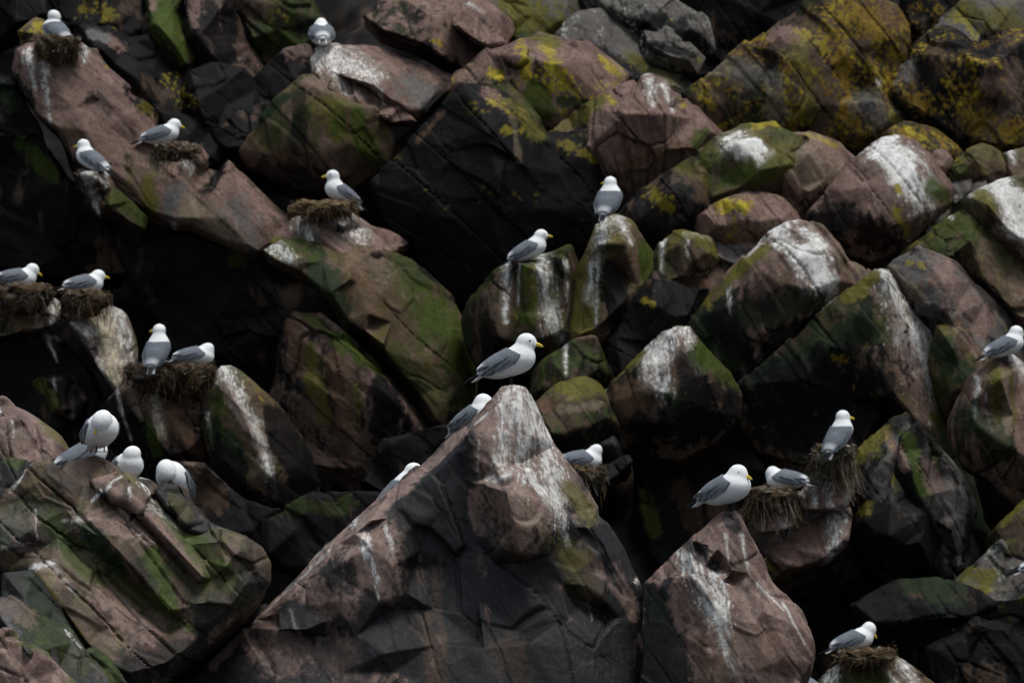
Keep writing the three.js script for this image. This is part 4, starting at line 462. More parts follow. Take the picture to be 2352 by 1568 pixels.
rock('broad slabby outcrop with long cracks and green moss in the left foreground', 19.9, 'PG',
  [-40, 1305, 0, -40, 1165, -.05, 30, 1105, -.08, 75, 1060, -.1, 112, 1048, -.1, 155, 1086, -.1, 195, 1112, -.08, 225, 1101, -.08, 290, 1087, -.1, 312, 1092, -.1, 346, 1130, -.1, 385, 1172, -.08, 430, 1214, -.06, 480, 1208, -.06, 520, 1216, -.06, 565, 1232, -.08, 600, 1262, -.08, 615, 1292, -.06, 612, 1330, -.04, 588, 1372, -.02, 545, 1414, 0, 500, 1458, 0, 450, 1503, 0, 400, 1548, .05, 350, 1592, .1, 290, 1590, .2, 235, 1540, .2, 188, 1487, .2, 130, 1402, .15, 72, 1314, .1, 20, 1308, .05],
  [['e', 20, 1200, 90, 1240, 50, 50, .45], ['r', 60, 1090, 160, 1130, 40, 40, .6], ['k', 120, 1080, 200, 1130, 24, 20, .7], ['d', 110, 1170, 190, 1260, 30, 26, .6], ['p', 240, 1105, 460, 1305, 26, 20, .9], ['p', 215, 1180, 330, 1220, 26, 26, .9], ['g', 200, 1290, 400, 1440, 20, 20, .6], ['g', 110, 1200, 230, 1330, 24, 20, .7], ['p', 230, 1360, 360, 1450, 22, 30, .8], ['l', 110, 1320, 190, 1440, 22, 24, .9], ['p', 90, 1290, 160, 1330, 14, 20, .5],
   ['d', 205, 1225, 280, 1310, 26, 24, 1], ['m', 180, 1240, 330, 1370, 12, 12, .5], ['m', 352, 1275, 400, 1385, 20, 24, 1], ['m', 330, 1345, 440, 1440, 14, 18, .7], ['m', 440, 1235, 550, 1370, 26, 32, .75], ['m', 380, 1190, 440, 1260, 9, 9, .5], ['d', 400, 1290, 470, 1420, 20, 24, .7], ['k', 480, 1420, 580, 1340, 34, 34, .8], ['k', 300, 1540, 440, 1480, 40, 40, .85], ['k', 320, 1290, 350, 1340, 18, 20, .7], ['k', 570, 1255, 600, 1330, 24, 26, .6], ['k', 90, 1340, 200, 1490, 12, 12, .9],
   ['w', 213, 1148, 275, 1094, 6, 6, .9], ['w', 300, 1118, 306, 1142, 6, 4, .9], ['w', 328, 1110, 372, 1172, 10, 7, .9], ['w', 345, 1160, 430, 1228, 7, 4, .5], ['w', 150, 1195, 230, 1185, 6, 6, .35], ['w', 285, 1180, 330, 1228, 4, 4, .6], ['w', 75, 1302, 130, 1286, 9, 8, .8], ['w', 125, 1285, 200, 1370, 6, 5, .4], ['w', 10, 1255, 90, 1240, 5, 5, .4], ['w', 82, 1170, 92, 1235, 4, 3, .6], ['w', 20, 1130, 70, 1060, 4, 4, .6]],
  { t: 1, smooth: 1, strata: 1, beds: 7, bed: -.74, rough: .7, s: { dk: .38, pk: .5, gr: .55 }, relief: [
    ...seg(240, 1114, 0, 300, 1106, 0, 2), ...seg(318, 1120, .0, 468, 1290, .04, 5), ...seg(262, 1141, .11, 300, 1150, .12, 2), ...seg(318, 1168, .13, 466, 1326, .13, 6), ...seg(258, 1156, -.02, 296, 1172, -.02, 2), ...seg(312, 1186, -.02, 452, 1342, .04, 6),
    ...seg(150, 1170, .04, 205, 1174, .06, 3), ...seg(270, 1190, .12, 330, 1232, .12, 3), ...seg(345, 1250, .14, 436, 1392, .15, 5), ...seg(180, 1205, .12, 250, 1246, .2, 3), ...seg(270, 1270, .22, 390, 1402, .24, 5), 430, 1436, .14, ...seg(132, 1237, .06, 258, 1318, .06, 5), ...seg(285, 1345, .07, 380, 1424, .1, 4),
    ...seg(75, 1296, .14, 120, 1276, .15, 2), ...seg(140, 1283, .17, 300, 1411, .28, 6), ...seg(325, 1425, .28, 432, 1484, .18, 4), ...seg(90, 1326, .3, 200, 1476, .4, 5), ...seg(225, 1500, .41, 270, 1532, .42, 2), ...seg(300, 1545, .39, 392, 1522, .3, 3), 150, 1341, .28, 220, 1421, .34, 300, 1482, .36, 250, 1440, .31, 330, 1460, .32,
    500, 1242, .04, 552, 1262, .04, 590, 1302, .0, 520, 1302, .12, 562, 1342, .08, 480, 1380, .12, 532, 1386, .1, 490, 1428, .08, 458, 1455, .08, 486, 1330, .04, 540, 1320, .03,
    0, 1200, .05, 42, 1170, .02, 90, 1156, .04, 112, 1191, .07, 62, 1222, .13, 10, 1262, .1, 70, 1256, .04, 110, 1252, .06, 60, 1120, .0, 110, 1090, .0, 160, 1120, .02, 40, 1150, -.03, 120, 1140, .03] });
rock('mossy brown hump that the preening bird stands on', 20.2, 'B', [135, 1080, 0, 160, 1052, -.08, 232, 1037, -.1, 275, 1062, -.08, 290, 1085, -.05, 232, 1115, .1, 180, 1122, .1], [['m', 230, 1080, 245, 1105, 8, 8, .6], ['r', 180, 1060, 230, 1070, 24, 24, .7]], { s: { dk: .35 } });
rock('small pink and dark rock at the feet of the hunched white bird', 20.15, 'DP', [300, 1095, 0, 325, 1090, -.05, 350, 1095, -.06, 372, 1118, -.04, 350, 1140, .06, 320, 1130, .06], [['w', 320, 1095, 345, 1098, 5, 5, .7]]);
rock('dark pointed rock in front of the hunched white bird', 20, 'D', [['spike', [352, 1125, -.02, 372, 1105, -.05, 388, 1090, -.06, 404, 1108, -.06, 412, 1130, -.06, 440, 1160, -.05, 478, 1205, -.05, 480, 1235, .05, 430, 1215, .08, 380, 1165, .08]], ['block', [405, 1110, 0, 425, 1120, -.03, 455, 1165, -.03, 485, 1200, 0, 520, 1215, 0, 560, 1240, 0, 520, 1260, .05, 470, 1230, .05], { near: -.12, style: 'DP' }]], [['l', 400, 1150, 430, 1180, 14, 14, .4]]);
rock('black green wedge under the striped slab at the left', 19.35, 'D', [5, 1315, 0, 75, 1305, -.05, 135, 1395, 0, 195, 1485, .1, 150, 1505, .15, 60, 1435, .15, 0, 1400, .05], [['d', 60, 1330, 150, 1460, 24, 24, .8], ['m', 150, 1450, 185, 1490, 10, 8, .5]]);
rock('grey green slab in the bottom left corner', 19.1, 'KD', [-30, 1390, 0, 20, 1372, -.1, 90, 1412, -.1, 180, 1462, -.05, 250, 1560, 0, 300, 1680, .1, 150, 1680, .2, 60, 1500, .25], [['g', 80, 1420, 180, 1500, 40, 40, .5], ['w', 145, 1450, 182, 1490, 4, 3, .8], ['p', 10, 1390, 70, 1420, 20, 20, .4]]);
rock('mossy block beside the dark cleft at the bottom edge', 19.3, 'DG', [185, 1495, 0, 215, 1480, -.05, 260, 1520, -.05, 300, 1590, 0, 310, 1690, .1, 240, 1690, .1, 200, 1560, .08], [['m', 240, 1520, 260, 1560, 16, 14, .6]]);
rock('pink rock with a moss rim in the bottom left corner', 18.8, 'P', [['block', [-30, 1440, 0, 20, 1452, -.05, 110, 1492, -.05, 180, 1572, 0, 200, 1690, .1, -30, 1690, .15]], ['block', [-30, 1490, 0, 10, 1490, -.03, 50, 1530, 0, 70, 1690, .05, -30, 1690, .05], { near: .15, t: .3 }]], [['m', 30, 1455, 120, 1495, 16, 14, .9], ['w', 40, 1465, 160, 1510, 4, 4, .6], ['m', 160, 1540, 185, 1590, 12, 12, .8], ['w', 115, 1495, 140, 1505, 7, 5, .9]]);
rock('black gravelly floor of the cleft between the two foreground rocks', 20.4, 'D', [380, 1700, .1, 420, 1480, -.05, 500, 1420, -.1, 620, 1370, -.15, 620, 1420, 0, 540, 1480, .05, 470, 1700, .15], [], {});
rock('tall pointed foreground rock with the main bird on its tip', 20, 'P',
  [250, 1790, .1, 400, 1600, -.05, 462, 1535, -.16, 530, 1470, -.17, 584, 1423, -.18, 672, 1335, -.19, 740, 1262, -.19, 797, 1210, -.19, 897, 1117, -.19, 978, 1060, -.19, 1040, 995, -.17, 1060, 982, -.14, 1122, 920, -.1, 1153, 889, -.1, 1178, 886, -.08, 1206, 890, -.1, 1226, 926, -.12, 1247, 973, -.13, 1272, 1023, -.14, 1322, 1085, -.15, 1371, 1164, -.15, 1374, 1186, -.12, 1397, 1203, -.12, 1434, 1260, -.12, 1466, 1323, -.12, 1490, 1370, -.1, 1520, 1480, 0, 1580, 1790, .1],
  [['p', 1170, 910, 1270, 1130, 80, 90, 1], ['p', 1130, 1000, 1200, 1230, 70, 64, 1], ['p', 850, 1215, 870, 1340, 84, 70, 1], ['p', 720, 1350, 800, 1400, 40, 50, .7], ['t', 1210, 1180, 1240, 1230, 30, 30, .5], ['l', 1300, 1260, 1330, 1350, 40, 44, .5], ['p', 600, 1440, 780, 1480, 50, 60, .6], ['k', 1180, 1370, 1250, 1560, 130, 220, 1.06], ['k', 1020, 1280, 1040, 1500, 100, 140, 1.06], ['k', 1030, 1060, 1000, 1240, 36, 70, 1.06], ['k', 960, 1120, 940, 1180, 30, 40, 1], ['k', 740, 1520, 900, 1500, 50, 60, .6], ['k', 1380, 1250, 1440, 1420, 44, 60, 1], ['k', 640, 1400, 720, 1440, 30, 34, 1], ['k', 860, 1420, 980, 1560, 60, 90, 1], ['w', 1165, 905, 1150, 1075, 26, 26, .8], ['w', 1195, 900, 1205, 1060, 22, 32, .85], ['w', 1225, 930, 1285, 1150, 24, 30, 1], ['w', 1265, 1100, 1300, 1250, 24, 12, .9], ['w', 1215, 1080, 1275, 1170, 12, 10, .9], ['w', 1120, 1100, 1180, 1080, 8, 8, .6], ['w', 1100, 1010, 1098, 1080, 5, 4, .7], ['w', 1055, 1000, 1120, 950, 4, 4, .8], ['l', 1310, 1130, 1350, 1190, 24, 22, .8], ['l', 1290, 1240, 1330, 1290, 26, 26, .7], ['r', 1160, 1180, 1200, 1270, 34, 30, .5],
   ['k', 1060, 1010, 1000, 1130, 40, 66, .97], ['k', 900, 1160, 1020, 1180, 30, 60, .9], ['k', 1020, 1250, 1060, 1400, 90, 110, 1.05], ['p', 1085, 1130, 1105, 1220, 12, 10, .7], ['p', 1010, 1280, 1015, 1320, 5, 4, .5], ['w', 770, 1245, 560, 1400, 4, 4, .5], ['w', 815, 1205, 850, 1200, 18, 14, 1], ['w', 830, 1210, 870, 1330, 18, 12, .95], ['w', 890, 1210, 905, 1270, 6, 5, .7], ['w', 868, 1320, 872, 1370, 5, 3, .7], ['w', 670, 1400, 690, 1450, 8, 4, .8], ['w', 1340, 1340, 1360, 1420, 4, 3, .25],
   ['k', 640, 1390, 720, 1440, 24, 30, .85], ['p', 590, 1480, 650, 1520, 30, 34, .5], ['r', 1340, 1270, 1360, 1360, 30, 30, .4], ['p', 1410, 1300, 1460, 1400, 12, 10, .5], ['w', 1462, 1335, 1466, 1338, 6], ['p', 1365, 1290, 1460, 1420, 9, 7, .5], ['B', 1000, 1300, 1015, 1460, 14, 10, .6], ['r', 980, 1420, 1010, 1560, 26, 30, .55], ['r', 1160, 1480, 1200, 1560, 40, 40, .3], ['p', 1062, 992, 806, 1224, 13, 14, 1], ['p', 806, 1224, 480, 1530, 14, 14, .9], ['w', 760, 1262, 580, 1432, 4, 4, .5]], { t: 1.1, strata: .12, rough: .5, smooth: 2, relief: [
    690, 1350, .02, 780, 1250, .02, 850, 1196, .1, 890, 1190, .1, 926, 1222, .1, 815, 1225, .12, 850, 1252, .2, 905, 1300, .2, 935, 1362, .16, 952, 1305, .03, 870, 1385, .2, 890, 1402, .1, 770, 1380, .2, 720, 1352, .1, 760, 1310, .16,
    935, 1136, -.0, 995, 1092, .0, 1045, 1040, .01, 1062, 1005, .02, 1066, 1100, .04, 1000, 1180, .05, 968, 1262, .06, 1040, 1300, .08, 1092, 1200, .06, 1098, 1250, .07, 850, 1205, .0, 700, 1352, -.01, 620, 1425, -.02,
    1072, 998, .07, 1086, 1050, .1, 1098, 1095, .08, 1140, 935, 0, 1195, 930, .04, 1150, 1010, .1, 1218, 1000, .06, 1268, 1080, .0, 1318, 1140, -.05, 1190, 1066, .08, 1245, 1092, .05, 1300, 1180, .02, 1340, 1225, -.02,
    1098, 1108, .19, 1150, 1082, .17, 1200, 1082, .16, 1238, 1110, .12, 1160, 1130, .27, 1212, 1142, .25, 1272, 1176, .14, 1312, 1210, .06, 1178, 1215, .3, 1232, 1225, .24, 1195, 1272, .27, 1160, 1262, .22, 1135, 1290, .12, 1195, 1294, .14, 1118, 1190, .12, 1262, 1272, .13, 1312, 1262, .06,
    1352, 1212, .0, 1372, 1203, .0, 1395, 1262, .06, 1428, 1325, .04, 1352, 1300, .06, 1378, 1370, .12, 1395, 1410, .02, 1425, 1420, .08, 1345, 1345, .1, 1330, 1380, .03,
    1000, 1400, .12, 1100, 1380, .15, 1210, 1390, .17, 1290, 1340, .12, 1310, 1420, .18, 1000, 1480, .24, 1090, 1470, .2, 1110, 1486, .3, 1200, 1460, .2, 1215, 1478, .3, 1290, 1490, .28, 1370, 1470, .18, 1440, 1480, .1,
    580, 1440, -.02, 640, 1405, .06, 700, 1395, .1, 760, 1420, .16, 700, 1446, .18, 640, 1446, .14, 690, 1462, .06, 760, 1462, .1, 620, 1490, .12, 580, 1540, .12, 640, 1560, .2, 720, 1520, .16, 820, 1460, .2, 880, 1500, .28, 900, 1545, .26, 910, 1560, .36, 780, 1545, .22, 960, 1560, .34,
    400, 1680, .1, 560, 1660, .25, 800, 1660, .4, 1000, 1640, .42, 1160, 1600, .4, 1300, 1620, .38, 1420, 1600, .22, 1520, 1660, .1], s: { dk: .8, pk: .7, wl: .1 } });

rock('pink foreground rock with a long white cascade below the front right bird', 19.8, 'P',
  [1440, 1790, .1, 1480, 1500, .02, 1472, 1380, -.03, 1476, 1334, -.05, 1520, 1292, -.1, 1552, 1262, -.1, 1580, 1240, -.08, 1604, 1214, -.08, 1642, 1181, -.1, 1668, 1168, -.08, 1690, 1167, -.1, 1706, 1181, -.1, 1730, 1228, -.1, 1758, 1288, -.1, 1778, 1335, -.1, 1812, 1367, -.1, 1843, 1402, -.1, 1864, 1442, -.1, 1875, 1482, -.08, 1866, 1525, -.05, 1838, 1562, -.02, 1850, 1790, 0],
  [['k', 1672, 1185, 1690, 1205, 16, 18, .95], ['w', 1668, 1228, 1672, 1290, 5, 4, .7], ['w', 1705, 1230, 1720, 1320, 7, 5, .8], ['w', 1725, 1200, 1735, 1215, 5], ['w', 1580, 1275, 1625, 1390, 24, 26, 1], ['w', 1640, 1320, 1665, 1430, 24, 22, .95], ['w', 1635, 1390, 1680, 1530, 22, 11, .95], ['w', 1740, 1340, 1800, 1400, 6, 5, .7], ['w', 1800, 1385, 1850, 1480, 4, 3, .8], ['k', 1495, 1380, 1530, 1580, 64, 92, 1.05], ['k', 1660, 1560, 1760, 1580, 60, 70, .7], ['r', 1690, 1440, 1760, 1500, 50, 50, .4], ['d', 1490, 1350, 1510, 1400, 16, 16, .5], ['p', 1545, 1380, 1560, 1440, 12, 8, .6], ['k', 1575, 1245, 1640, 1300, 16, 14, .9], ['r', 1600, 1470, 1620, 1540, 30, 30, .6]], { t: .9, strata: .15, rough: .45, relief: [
    1652, 1205, .02, 1690, 1200, 0, 1650, 1262, .06, 1705, 1262, .03, 1625, 1250, .05, 1680, 1310, .07, 1725, 1320, .04, 1748, 1348, .03, 1592, 1240, .03, 1605, 1262, -.03, 1640, 1300, -.03, 1672, 1330, .0, 1572, 1262, -.02,
    1585, 1272, .1, 1622, 1300, .12, 1662, 1334, .12, 1710, 1362, .1, 1598, 1330, .18, 1560, 1305, .05, 1530, 1345, .06, 1502, 1400, .03, 1572, 1330, .12, 1652, 1400, .22, 1700, 1425, .2, 1620, 1470, .24, 1550, 1470, .12, 1755, 1400, .12, 1740, 1430, .18, 1762, 1440, .1, 1812, 1430, .04, 1800, 1510, .1, 1740, 1540, .22, 1640, 1560, .28, 1560, 1600, .2, 1760, 1620, .24, 1660, 1660, .34] });

console.log('triangles in rocks', triangles);
// ------------------------------------------------------------------ birds
const featherGrain = grainTexture(256, (u, v) => 0.5 + 0.8 * torus(u, v, 7, 4, 5.5));
const plume = new THREE.MeshPhysicalMaterial({ vertexColors: true, roughness: .9, specularIntensity: .3, bumpMap: featherGrain, bumpScale: .0012, side: THREE.DoubleSide });
const mat = (c, r = .6) => new THREE.MeshPhysicalMaterial({ color: new THREE.Color().setRGB(...c), roughness: r, specularIntensity: .5 });
const beakMat = mat([.56, .41, .04], .45), legMat = mat([.018, .016, .016], .6), eyeMat = mat([.012, .01, .01], .2);
const WHITE = [.8, .81, .82], MANTLE = [.145, .16, .185], EDGE = [.62, .64, .67], BLACK = [.018, .018, .02];
function nets(f, lo, hi, h) {                 // surface of f = 0 as one smooth mesh
  const n = [0, 1, 2].map(i => Math.ceil((hi[i] - lo[i]) / h) + 1), [nx, ny, nz] = n, F = new Float32Array(nx * ny * nz), id = (i, j, k) => (k * ny + j) * nx + i;
  for (let k = 0; k < nz; k++) for (let j = 0; j < ny; j++) for (let i = 0; i < nx; i++) F[id(i, j, k)] = f(lo[0] + i * h, lo[1] + j * h, lo[2] + k * h);
  const V = new Int32Array(nx * ny * nz).fill(-1), pos = [], tri = [];
  for (let k = 0; k < nz - 1; k++) for (let j = 0; j < ny - 1; j++) for (let i = 0; i < nx - 1; i++) {
    let x = 0, y = 0, z = 0, m = 0;
    for (let e = 0; e < 12; e++) { const ax = e >> 2, u = e & 1, v = e >> 1 & 1, a = ax === 0 ? [0, u, v] : ax === 1 ? [u, 0, v] : [u, v, 0], b = a.slice(); b[ax] = 1;
      const p = F[id(i + a[0], j + a[1], k + a[2])], q = F[id(i + b[0], j + b[1], k + b[2])]; if ((p < 0) === (q < 0)) continue; const t = p / (p - q); x += a[0] + (b[0] - a[0]) * t; y += a[1] + (b[1] - a[1]) * t; z += a[2] + (b[2] - a[2]) * t; m++; }
    if (m) { V[id(i, j, k)] = pos.length / 3; pos.push(lo[0] + (i + x / m) * h, lo[1] + (j + y / m) * h, lo[2] + (k + z / m) * h); }
  }
  const quad = (a, b, c, d, flip) => { if (min(a, b, c, d) < 0) return; flip ? tri.push(a, c, b, b, c, d) : tri.push(a, b, c, b, d, c); };
  for (let k = 1; k < nz - 1; k++) for (let j = 1; j < ny - 1; j++) for (let i = 1; i < nx - 1; i++) { const s = F[id(i, j, k)] < 0;
    if (s !== F[id(i + 1, j, k)] < 0) quad(V[id(i, j - 1, k - 1)], V[id(i, j, k - 1)], V[id(i, j - 1, k)], V[id(i, j, k)], !s);
    if (s !== F[id(i, j + 1, k)] < 0) quad(V[id(i - 1, j, k - 1)], V[id(i - 1, j, k)], V[id(i, j, k - 1)], V[id(i, j, k)], !s);
    if (s !== F[id(i, j, k + 1)] < 0) quad(V[id(i - 1, j - 1, k)], V[id(i, j - 1, k)], V[id(i - 1, j, k)], V[id(i, j, k)], !s); }
  for (let v = 0; v < pos.length; v += 3) for (let it = 0; it < 2; it++) { // settle on the surface
    const x = pos[v], y = pos[v + 1], z = pos[v + 2], e = h * .2, w = f(x, y, z), gx = (f(x + e, y, z) - w) / e, gy = (f(x, y + e, z) - w) / e, gz = (f(x, y, z + e) - w) / e, g = gx * gx + gy * gy + gz * gz + 1e-6, s = clamp(w / g, -h, h) * .9; pos[v] -= gx * s; pos[v + 1] -= gy * s; pos[v + 2] -= gz * s; }
  const g = new THREE.BufferGeometry(); g.setAttribute('position', new THREE.Float32BufferAttribute(pos, 3)); g.setIndex(tri); g.computeVertexNormals(); return g;
}
const ell = (x, y, z, c, r) => { x -= c[0]; y -= c[1]; z -= c[2]; const k0 = hypot(x / r[0], y / r[1], z / r[2]), k1 = hypot(x / r[0] ** 2, y / r[1] ** 2, z / r[2] ** 2); return k1 < 1e-9 ? -min(...r) : k0 * (k0 - 1) / k1; };
const cone = (x, y, z, a, b, ra, rb) => { const dx = b[0] - a[0], dy = b[1] - a[1], dz = b[2] - a[2]; const t = clamp(((x - a[0]) * dx + (y - a[1]) * dy + (z - a[2]) * dz) / (dx * dx + dy * dy + dz * dz)); return hypot(x - a[0] - dx * t, y - a[1] - dy * t, z - a[2] - dz * t) - mix(ra, rb, t); };
const smin = (a, b, k) => { const h = max(k - abs(a - b), 0) / k; return min(a, b) - h * h * k * .25; };
function shade(g, fn) { const p = g.attributes.position, c = new Float32Array(p.count * 3), uv = new Float32Array(p.count * 2); for (let i = 0; i < p.count; i++) { const q = fn(p.getX(i), p.getY(i), p.getZ(i)); c.set(q, 3 * i); uv[2 * i] = p.getX(i) * 9; uv[2 * i + 1] = (p.getY(i) + p.getZ(i)) * 22; } g.setAttribute('color', new THREE.BufferAttribute(c, 3)); g.setAttribute('uv', new THREE.BufferAttribute(uv, 2)); return g; }
function blade(a, b, w, th, roll, c0, c1, at1 = .75) {   // one feather: flat, pointed, c1 towards its tip
  const A = new THREE.Vector3(...a), B = new THREE.Vector3(...b), L = A.distanceTo(B), g = new THREE.SphereGeometry(1, 10, 8); g.rotateZ(PI / 2);
  const p = g.attributes.position; for (let i = 0; i < p.count; i++) { const x = p.getX(i), k = x < 0 ? 1 : 1 - .35 * x; p.setXYZ(i, x * L / 2, p.getY(i) * th - .04 * L * x * x, p.getZ(i) * w * k); }
  const f = (x) => { const t = sst(at1 - .1, at1 + .08, x / L + .5); return [0, 1, 2].map(k => mix(c0[k], c1[k], t)); };
  shade(g, (x) => f(x)); g.rotateX(roll);
  const m = new THREE.Matrix4(), X = B.clone().sub(A).normalize(), Z = new THREE.Vector3(0, 0, 1).addScaledVector(X, -X.z).normalize(), Y = new THREE.Vector3().crossVectors(Z, X); m.makeBasis(X, Y, Z).setPosition(A.add(B).multiplyScalar(.5)); g.applyMatrix4(m); g.computeVertexNormals(); return g;
}
function bird(label, px, py, d0, yaw, o) {
  const R = rng(px * 13 + py), { pitch = 18, head = [.078, .21, 0], hyaw = 0, hpitch = -6, drop = 0, fluff = 1, scale = 1.03, free } = o;
  const [d, up, raw] = free ? [d0, 0, 0] : standing(px, py, d0, o.reach), root = new THREE.Group(); root.name = numbered('seagull'); root.position.set(...at(px, py, d)); if (drop < .042 && !o.fix) root.position.y += up; root.rotation.y = yaw * PI / 180; root.scale.setScalar(scale); scene.add(root);
  const ph = pitch * PI / 180, cp = cos(ph), sp = sin(ph), Y0 = .112;
  const toBody = (x, y) => { y -= Y0; return [x * cp + y * sp, -x * sp + y * cp + Y0]; }, toRoot = ([x, y, z]) => [x * cp - (y - Y0) * sp, x * sp + (y - Y0) * cp + Y0, z];
  const trunk = (x, y, z) => { let e = ell(x, y, z, [.04, .112, 0], [.08, .063 * fluff, .072 * fluff]); e = smin(e, ell(x, y, z, [-.025, .11, 0], [.1, .059 * fluff, .07 * fluff]), .03); return smin(e, ell(x, y, z, [-.095, .117, 0], [.075, .027, .042]), .04); };
  const hy = hyaw * PI / 180, hp = hpitch * PI / 180, fx = cos(hy) * cos(hp), fy = sin(hp), fz = -sin(hy) * cos(hp), ux = -cos(hy) * sin(hp), uy = cos(hp), uz = sin(hy) * sin(hp), sx = fy * uz - fz * uy, sy = fz * ux - fx * uz, sz = fx * uy - fy * ux;
  const H = head, nb = toRoot([.062, .122, 0]), inHead = (x, y, z) => { x -= H[0]; y -= H[1]; z -= H[2]; return [x * fx + y * fy + z * fz, x * ux + y * uy + z * uz, x * sx + y * sy + z * sz]; };
  const cut = drop + .002;
  const body = (x, y, z) => { const [bx, by] = toBody(x, y), q = inHead(x, y, z);
    let e = smin(trunk(bx, by, z), cone(x, y, z, nb, o.tuck ? [nb[0] * .4 + H[0] * .6, nb[1] * .4 + H[1] * .6 - .012, H[2] * .6] : [H[0] - .012, H[1] - .012, H[2]], .052 * fluff, .036), .04);
    e = smin(e, smin(ell(...q, [0, .002, 0], [.043, .0375, .036].map(v => v * (o.hs ?? 1))), ell(...q, [.028, -.007, 0], [.02, .016, .016]), .015), o.tuck ? .007 : .022);
    return e + .0012 * noise(x * 60, y * 60, z * 60); };
  const g = nets(body, [-.2, .0, -.1], [.17, .33, .1], .0062), skin = noise;
  shade(g, (x, y, z) => { const [bx, by] = toBody(x, y), n = .97 + .06 * skin(x * 70, y * 70, z * 70); let c = WHITE;
    if (o.smudge) { const q = inHead(x, y, z); if (q[0] < .01 && q[0] > -.03 && abs(q[1]) < .02) c = [.5, .51, .53]; }
    return c.map(v => v * n); });
  const parts = []; const add = (n, geo, m, to = root) => meshOf(n, geo, m, to);
  add('body', g, plume);
  const low = (x) => x > .03 ? mix(.096, .128, clamp((x - .03) / .045)) : x > -.05 ? mix(.084, .096, (x + .05) / .08) : mix(.106, .084, clamp((x + .15) / .1));
  for (const s of [-1, 1]) { // folded wing: a shell laid over the trunk from shoulder to rump
    const shell = (x, y, z) => { const e = trunk(x, y, z), wave = .0012 * noise(x * 30, y * 60, z * 30); return max(abs(e + .0005 - s * .0004) - .0105 - wave * .7, low(x) - y + wave, x - .064 + max(0, y - .125) * .9 - abs(z) * .12, -x - .158, -s * z - .002); };
    const w = nets(shell, [-.175, .07, s > 0 ? -.012 : -.1], [.085, .19, s > 0 ? .1 : .012], .0058);
    shade(w, (x, y, z) => { const n = .95 + .16 * skin(x * 30, y * 90, z * 30), lo = sst(.012, .002, y - low(x)) * (x < .02 ? .7 : 0), tip = sst(-.105, -.145, x) * .95, row = (x * 46 + floor((y - .08) * 60) * .5), sc = .1 * sst(.75, .98, row - floor(row)) - .12 * sst(.2, .0, row - floor(row)); return MANTLE.map((v, k) => mix(v, EDGE[k], max(lo * .55, tip)) * (n + sc)); });
    w.rotateZ(0); const m = new THREE.Matrix4().makeTranslation(0, Y0, 0).multiply(new THREE.Matrix4().makeRotationZ(ph)).multiply(new THREE.Matrix4().makeTranslation(0, -Y0, 0)); w.applyMatrix4(m);
    const wing = add('wing', w, plume), fe = [];
    for (let i = 0; i < 5; i++) fe.push(blade([-.06 - .012 * i, .142 - .008 * i, s * (.03 - .002 * i)], [-.145 - .012 * i + .012 * R(), .118 - .006 * i + .01 * (R() - .5), s * (.022 - .002 * i + .006 * R())], .011, .0028, s * .5, MANTLE, i < 3 ? EDGE : WHITE, .72));
    for (let i = 0; i < 3; i++) fe.push(blade([-.02 - .02 * i, .1 - .002 * i, s * .064], [-.105 - .018 * i, .096 + .002 * i + .006 * (R() - .5), s * (.048 - .004 * i)], .012, .003, s * 1.2, MANTLE, EDGE, .85));
    const dk = MANTLE.map(v => v * .72), lt = MANTLE.map(v => v * 1.75);
    for (let r = 0; r < 2; r++) for (let i = 0; i < 6; i++) { const u = .035 - .026 * i - r * .012, y = low(u) + .014 + r * .02, w = sqrt(max(.0004, 1 - ((y - .111) / .06) ** 2)) * (.07 - max(0, -u - .03) * .28) * fluff; fe.push(blade([u, y + .004, s * (w + .011)], [u - .05 - .012 * R(), y - .004 + .008 * (R() - .5), s * (w + .008 + .005 * R() - max(0, .02 - u) * .09)], .011, .0032, s * 1.1, (i + r) % 2 ? dk : MANTLE, lt, .84)); }
    if (o.ruffle) for (let i = 0; i < 4; i++) fe.push(blade([-.0 - .03 * i, .155 - .006 * i, s * .02], [-.055 - .03 * i, .168 - .012 * i + .012 * R(), s * (.02 + .02 * R())], .012, .0025, s * .4, MANTLE, EDGE, .8));
    const f = mergeGeometries(fe); f.applyMatrix4(m); add('flight_feather', f, plume, wing);
    const t = mergeGeometries([0, 1, 2].map(i => blade([-.13, .118 - .004 * i, s * .014], [-.228 - .013 * i, .102 - .003 * i + s * .003, s * (.006 + .003 * i)], .007, .0025, s * .6, i ? BLACK : EDGE, BLACK, .3))); t.applyMatrix4(m); add('wing_tip', t, plume, wing);
    if (s > 0) { const tl = mergeGeometries([-2, -1, 0, 1, 2].map(i => blade([-.11, .108, i * .005], [-.205, .088 - abs(i) * .001, i * .0125], .011, .003, i * .08, WHITE, WHITE))); tl.applyMatrix4(m); add('tail', tl, plume); }
  }
  { // beak, eyes
    const P = [], I = [], N = 8, M = 8; for (let i = 0; i <= M; i++) { const t = i / M, r = .0115 * (1 - t * .55) * (t > .8 ? sqrt(max(0, (1 - t) / .2)) : 1) + .0004, dn = t * t * .008; for (let j = 0; j < N; j++) { const a = j / N * 2 * PI, u = .034 + .048 * t, v = -.006 - dn + r * sin(a) * 1.05, w = r * cos(a) * .75; P.push(H[0] + fx * u + ux * v + sx * w, H[1] + fy * u + uy * v + sy * w, H[2] + fz * u + uz * v + sz * w); if (i < M) { const p = i * N + j, q = i * N + (j + 1) % N; I.push(p, p + N, q, q, p + N, q + N); } } }
    const b = new THREE.BufferGeometry(); b.setAttribute('position', new THREE.Float32BufferAttribute(P, 3)); b.setIndex(I); b.computeVertexNormals(); b.setAttribute('uv', new THREE.Float32BufferAttribute(new Float32Array(P.length / 3 * 2), 2)); if (o.tuck !== 2) add('beak', b, beakMat);
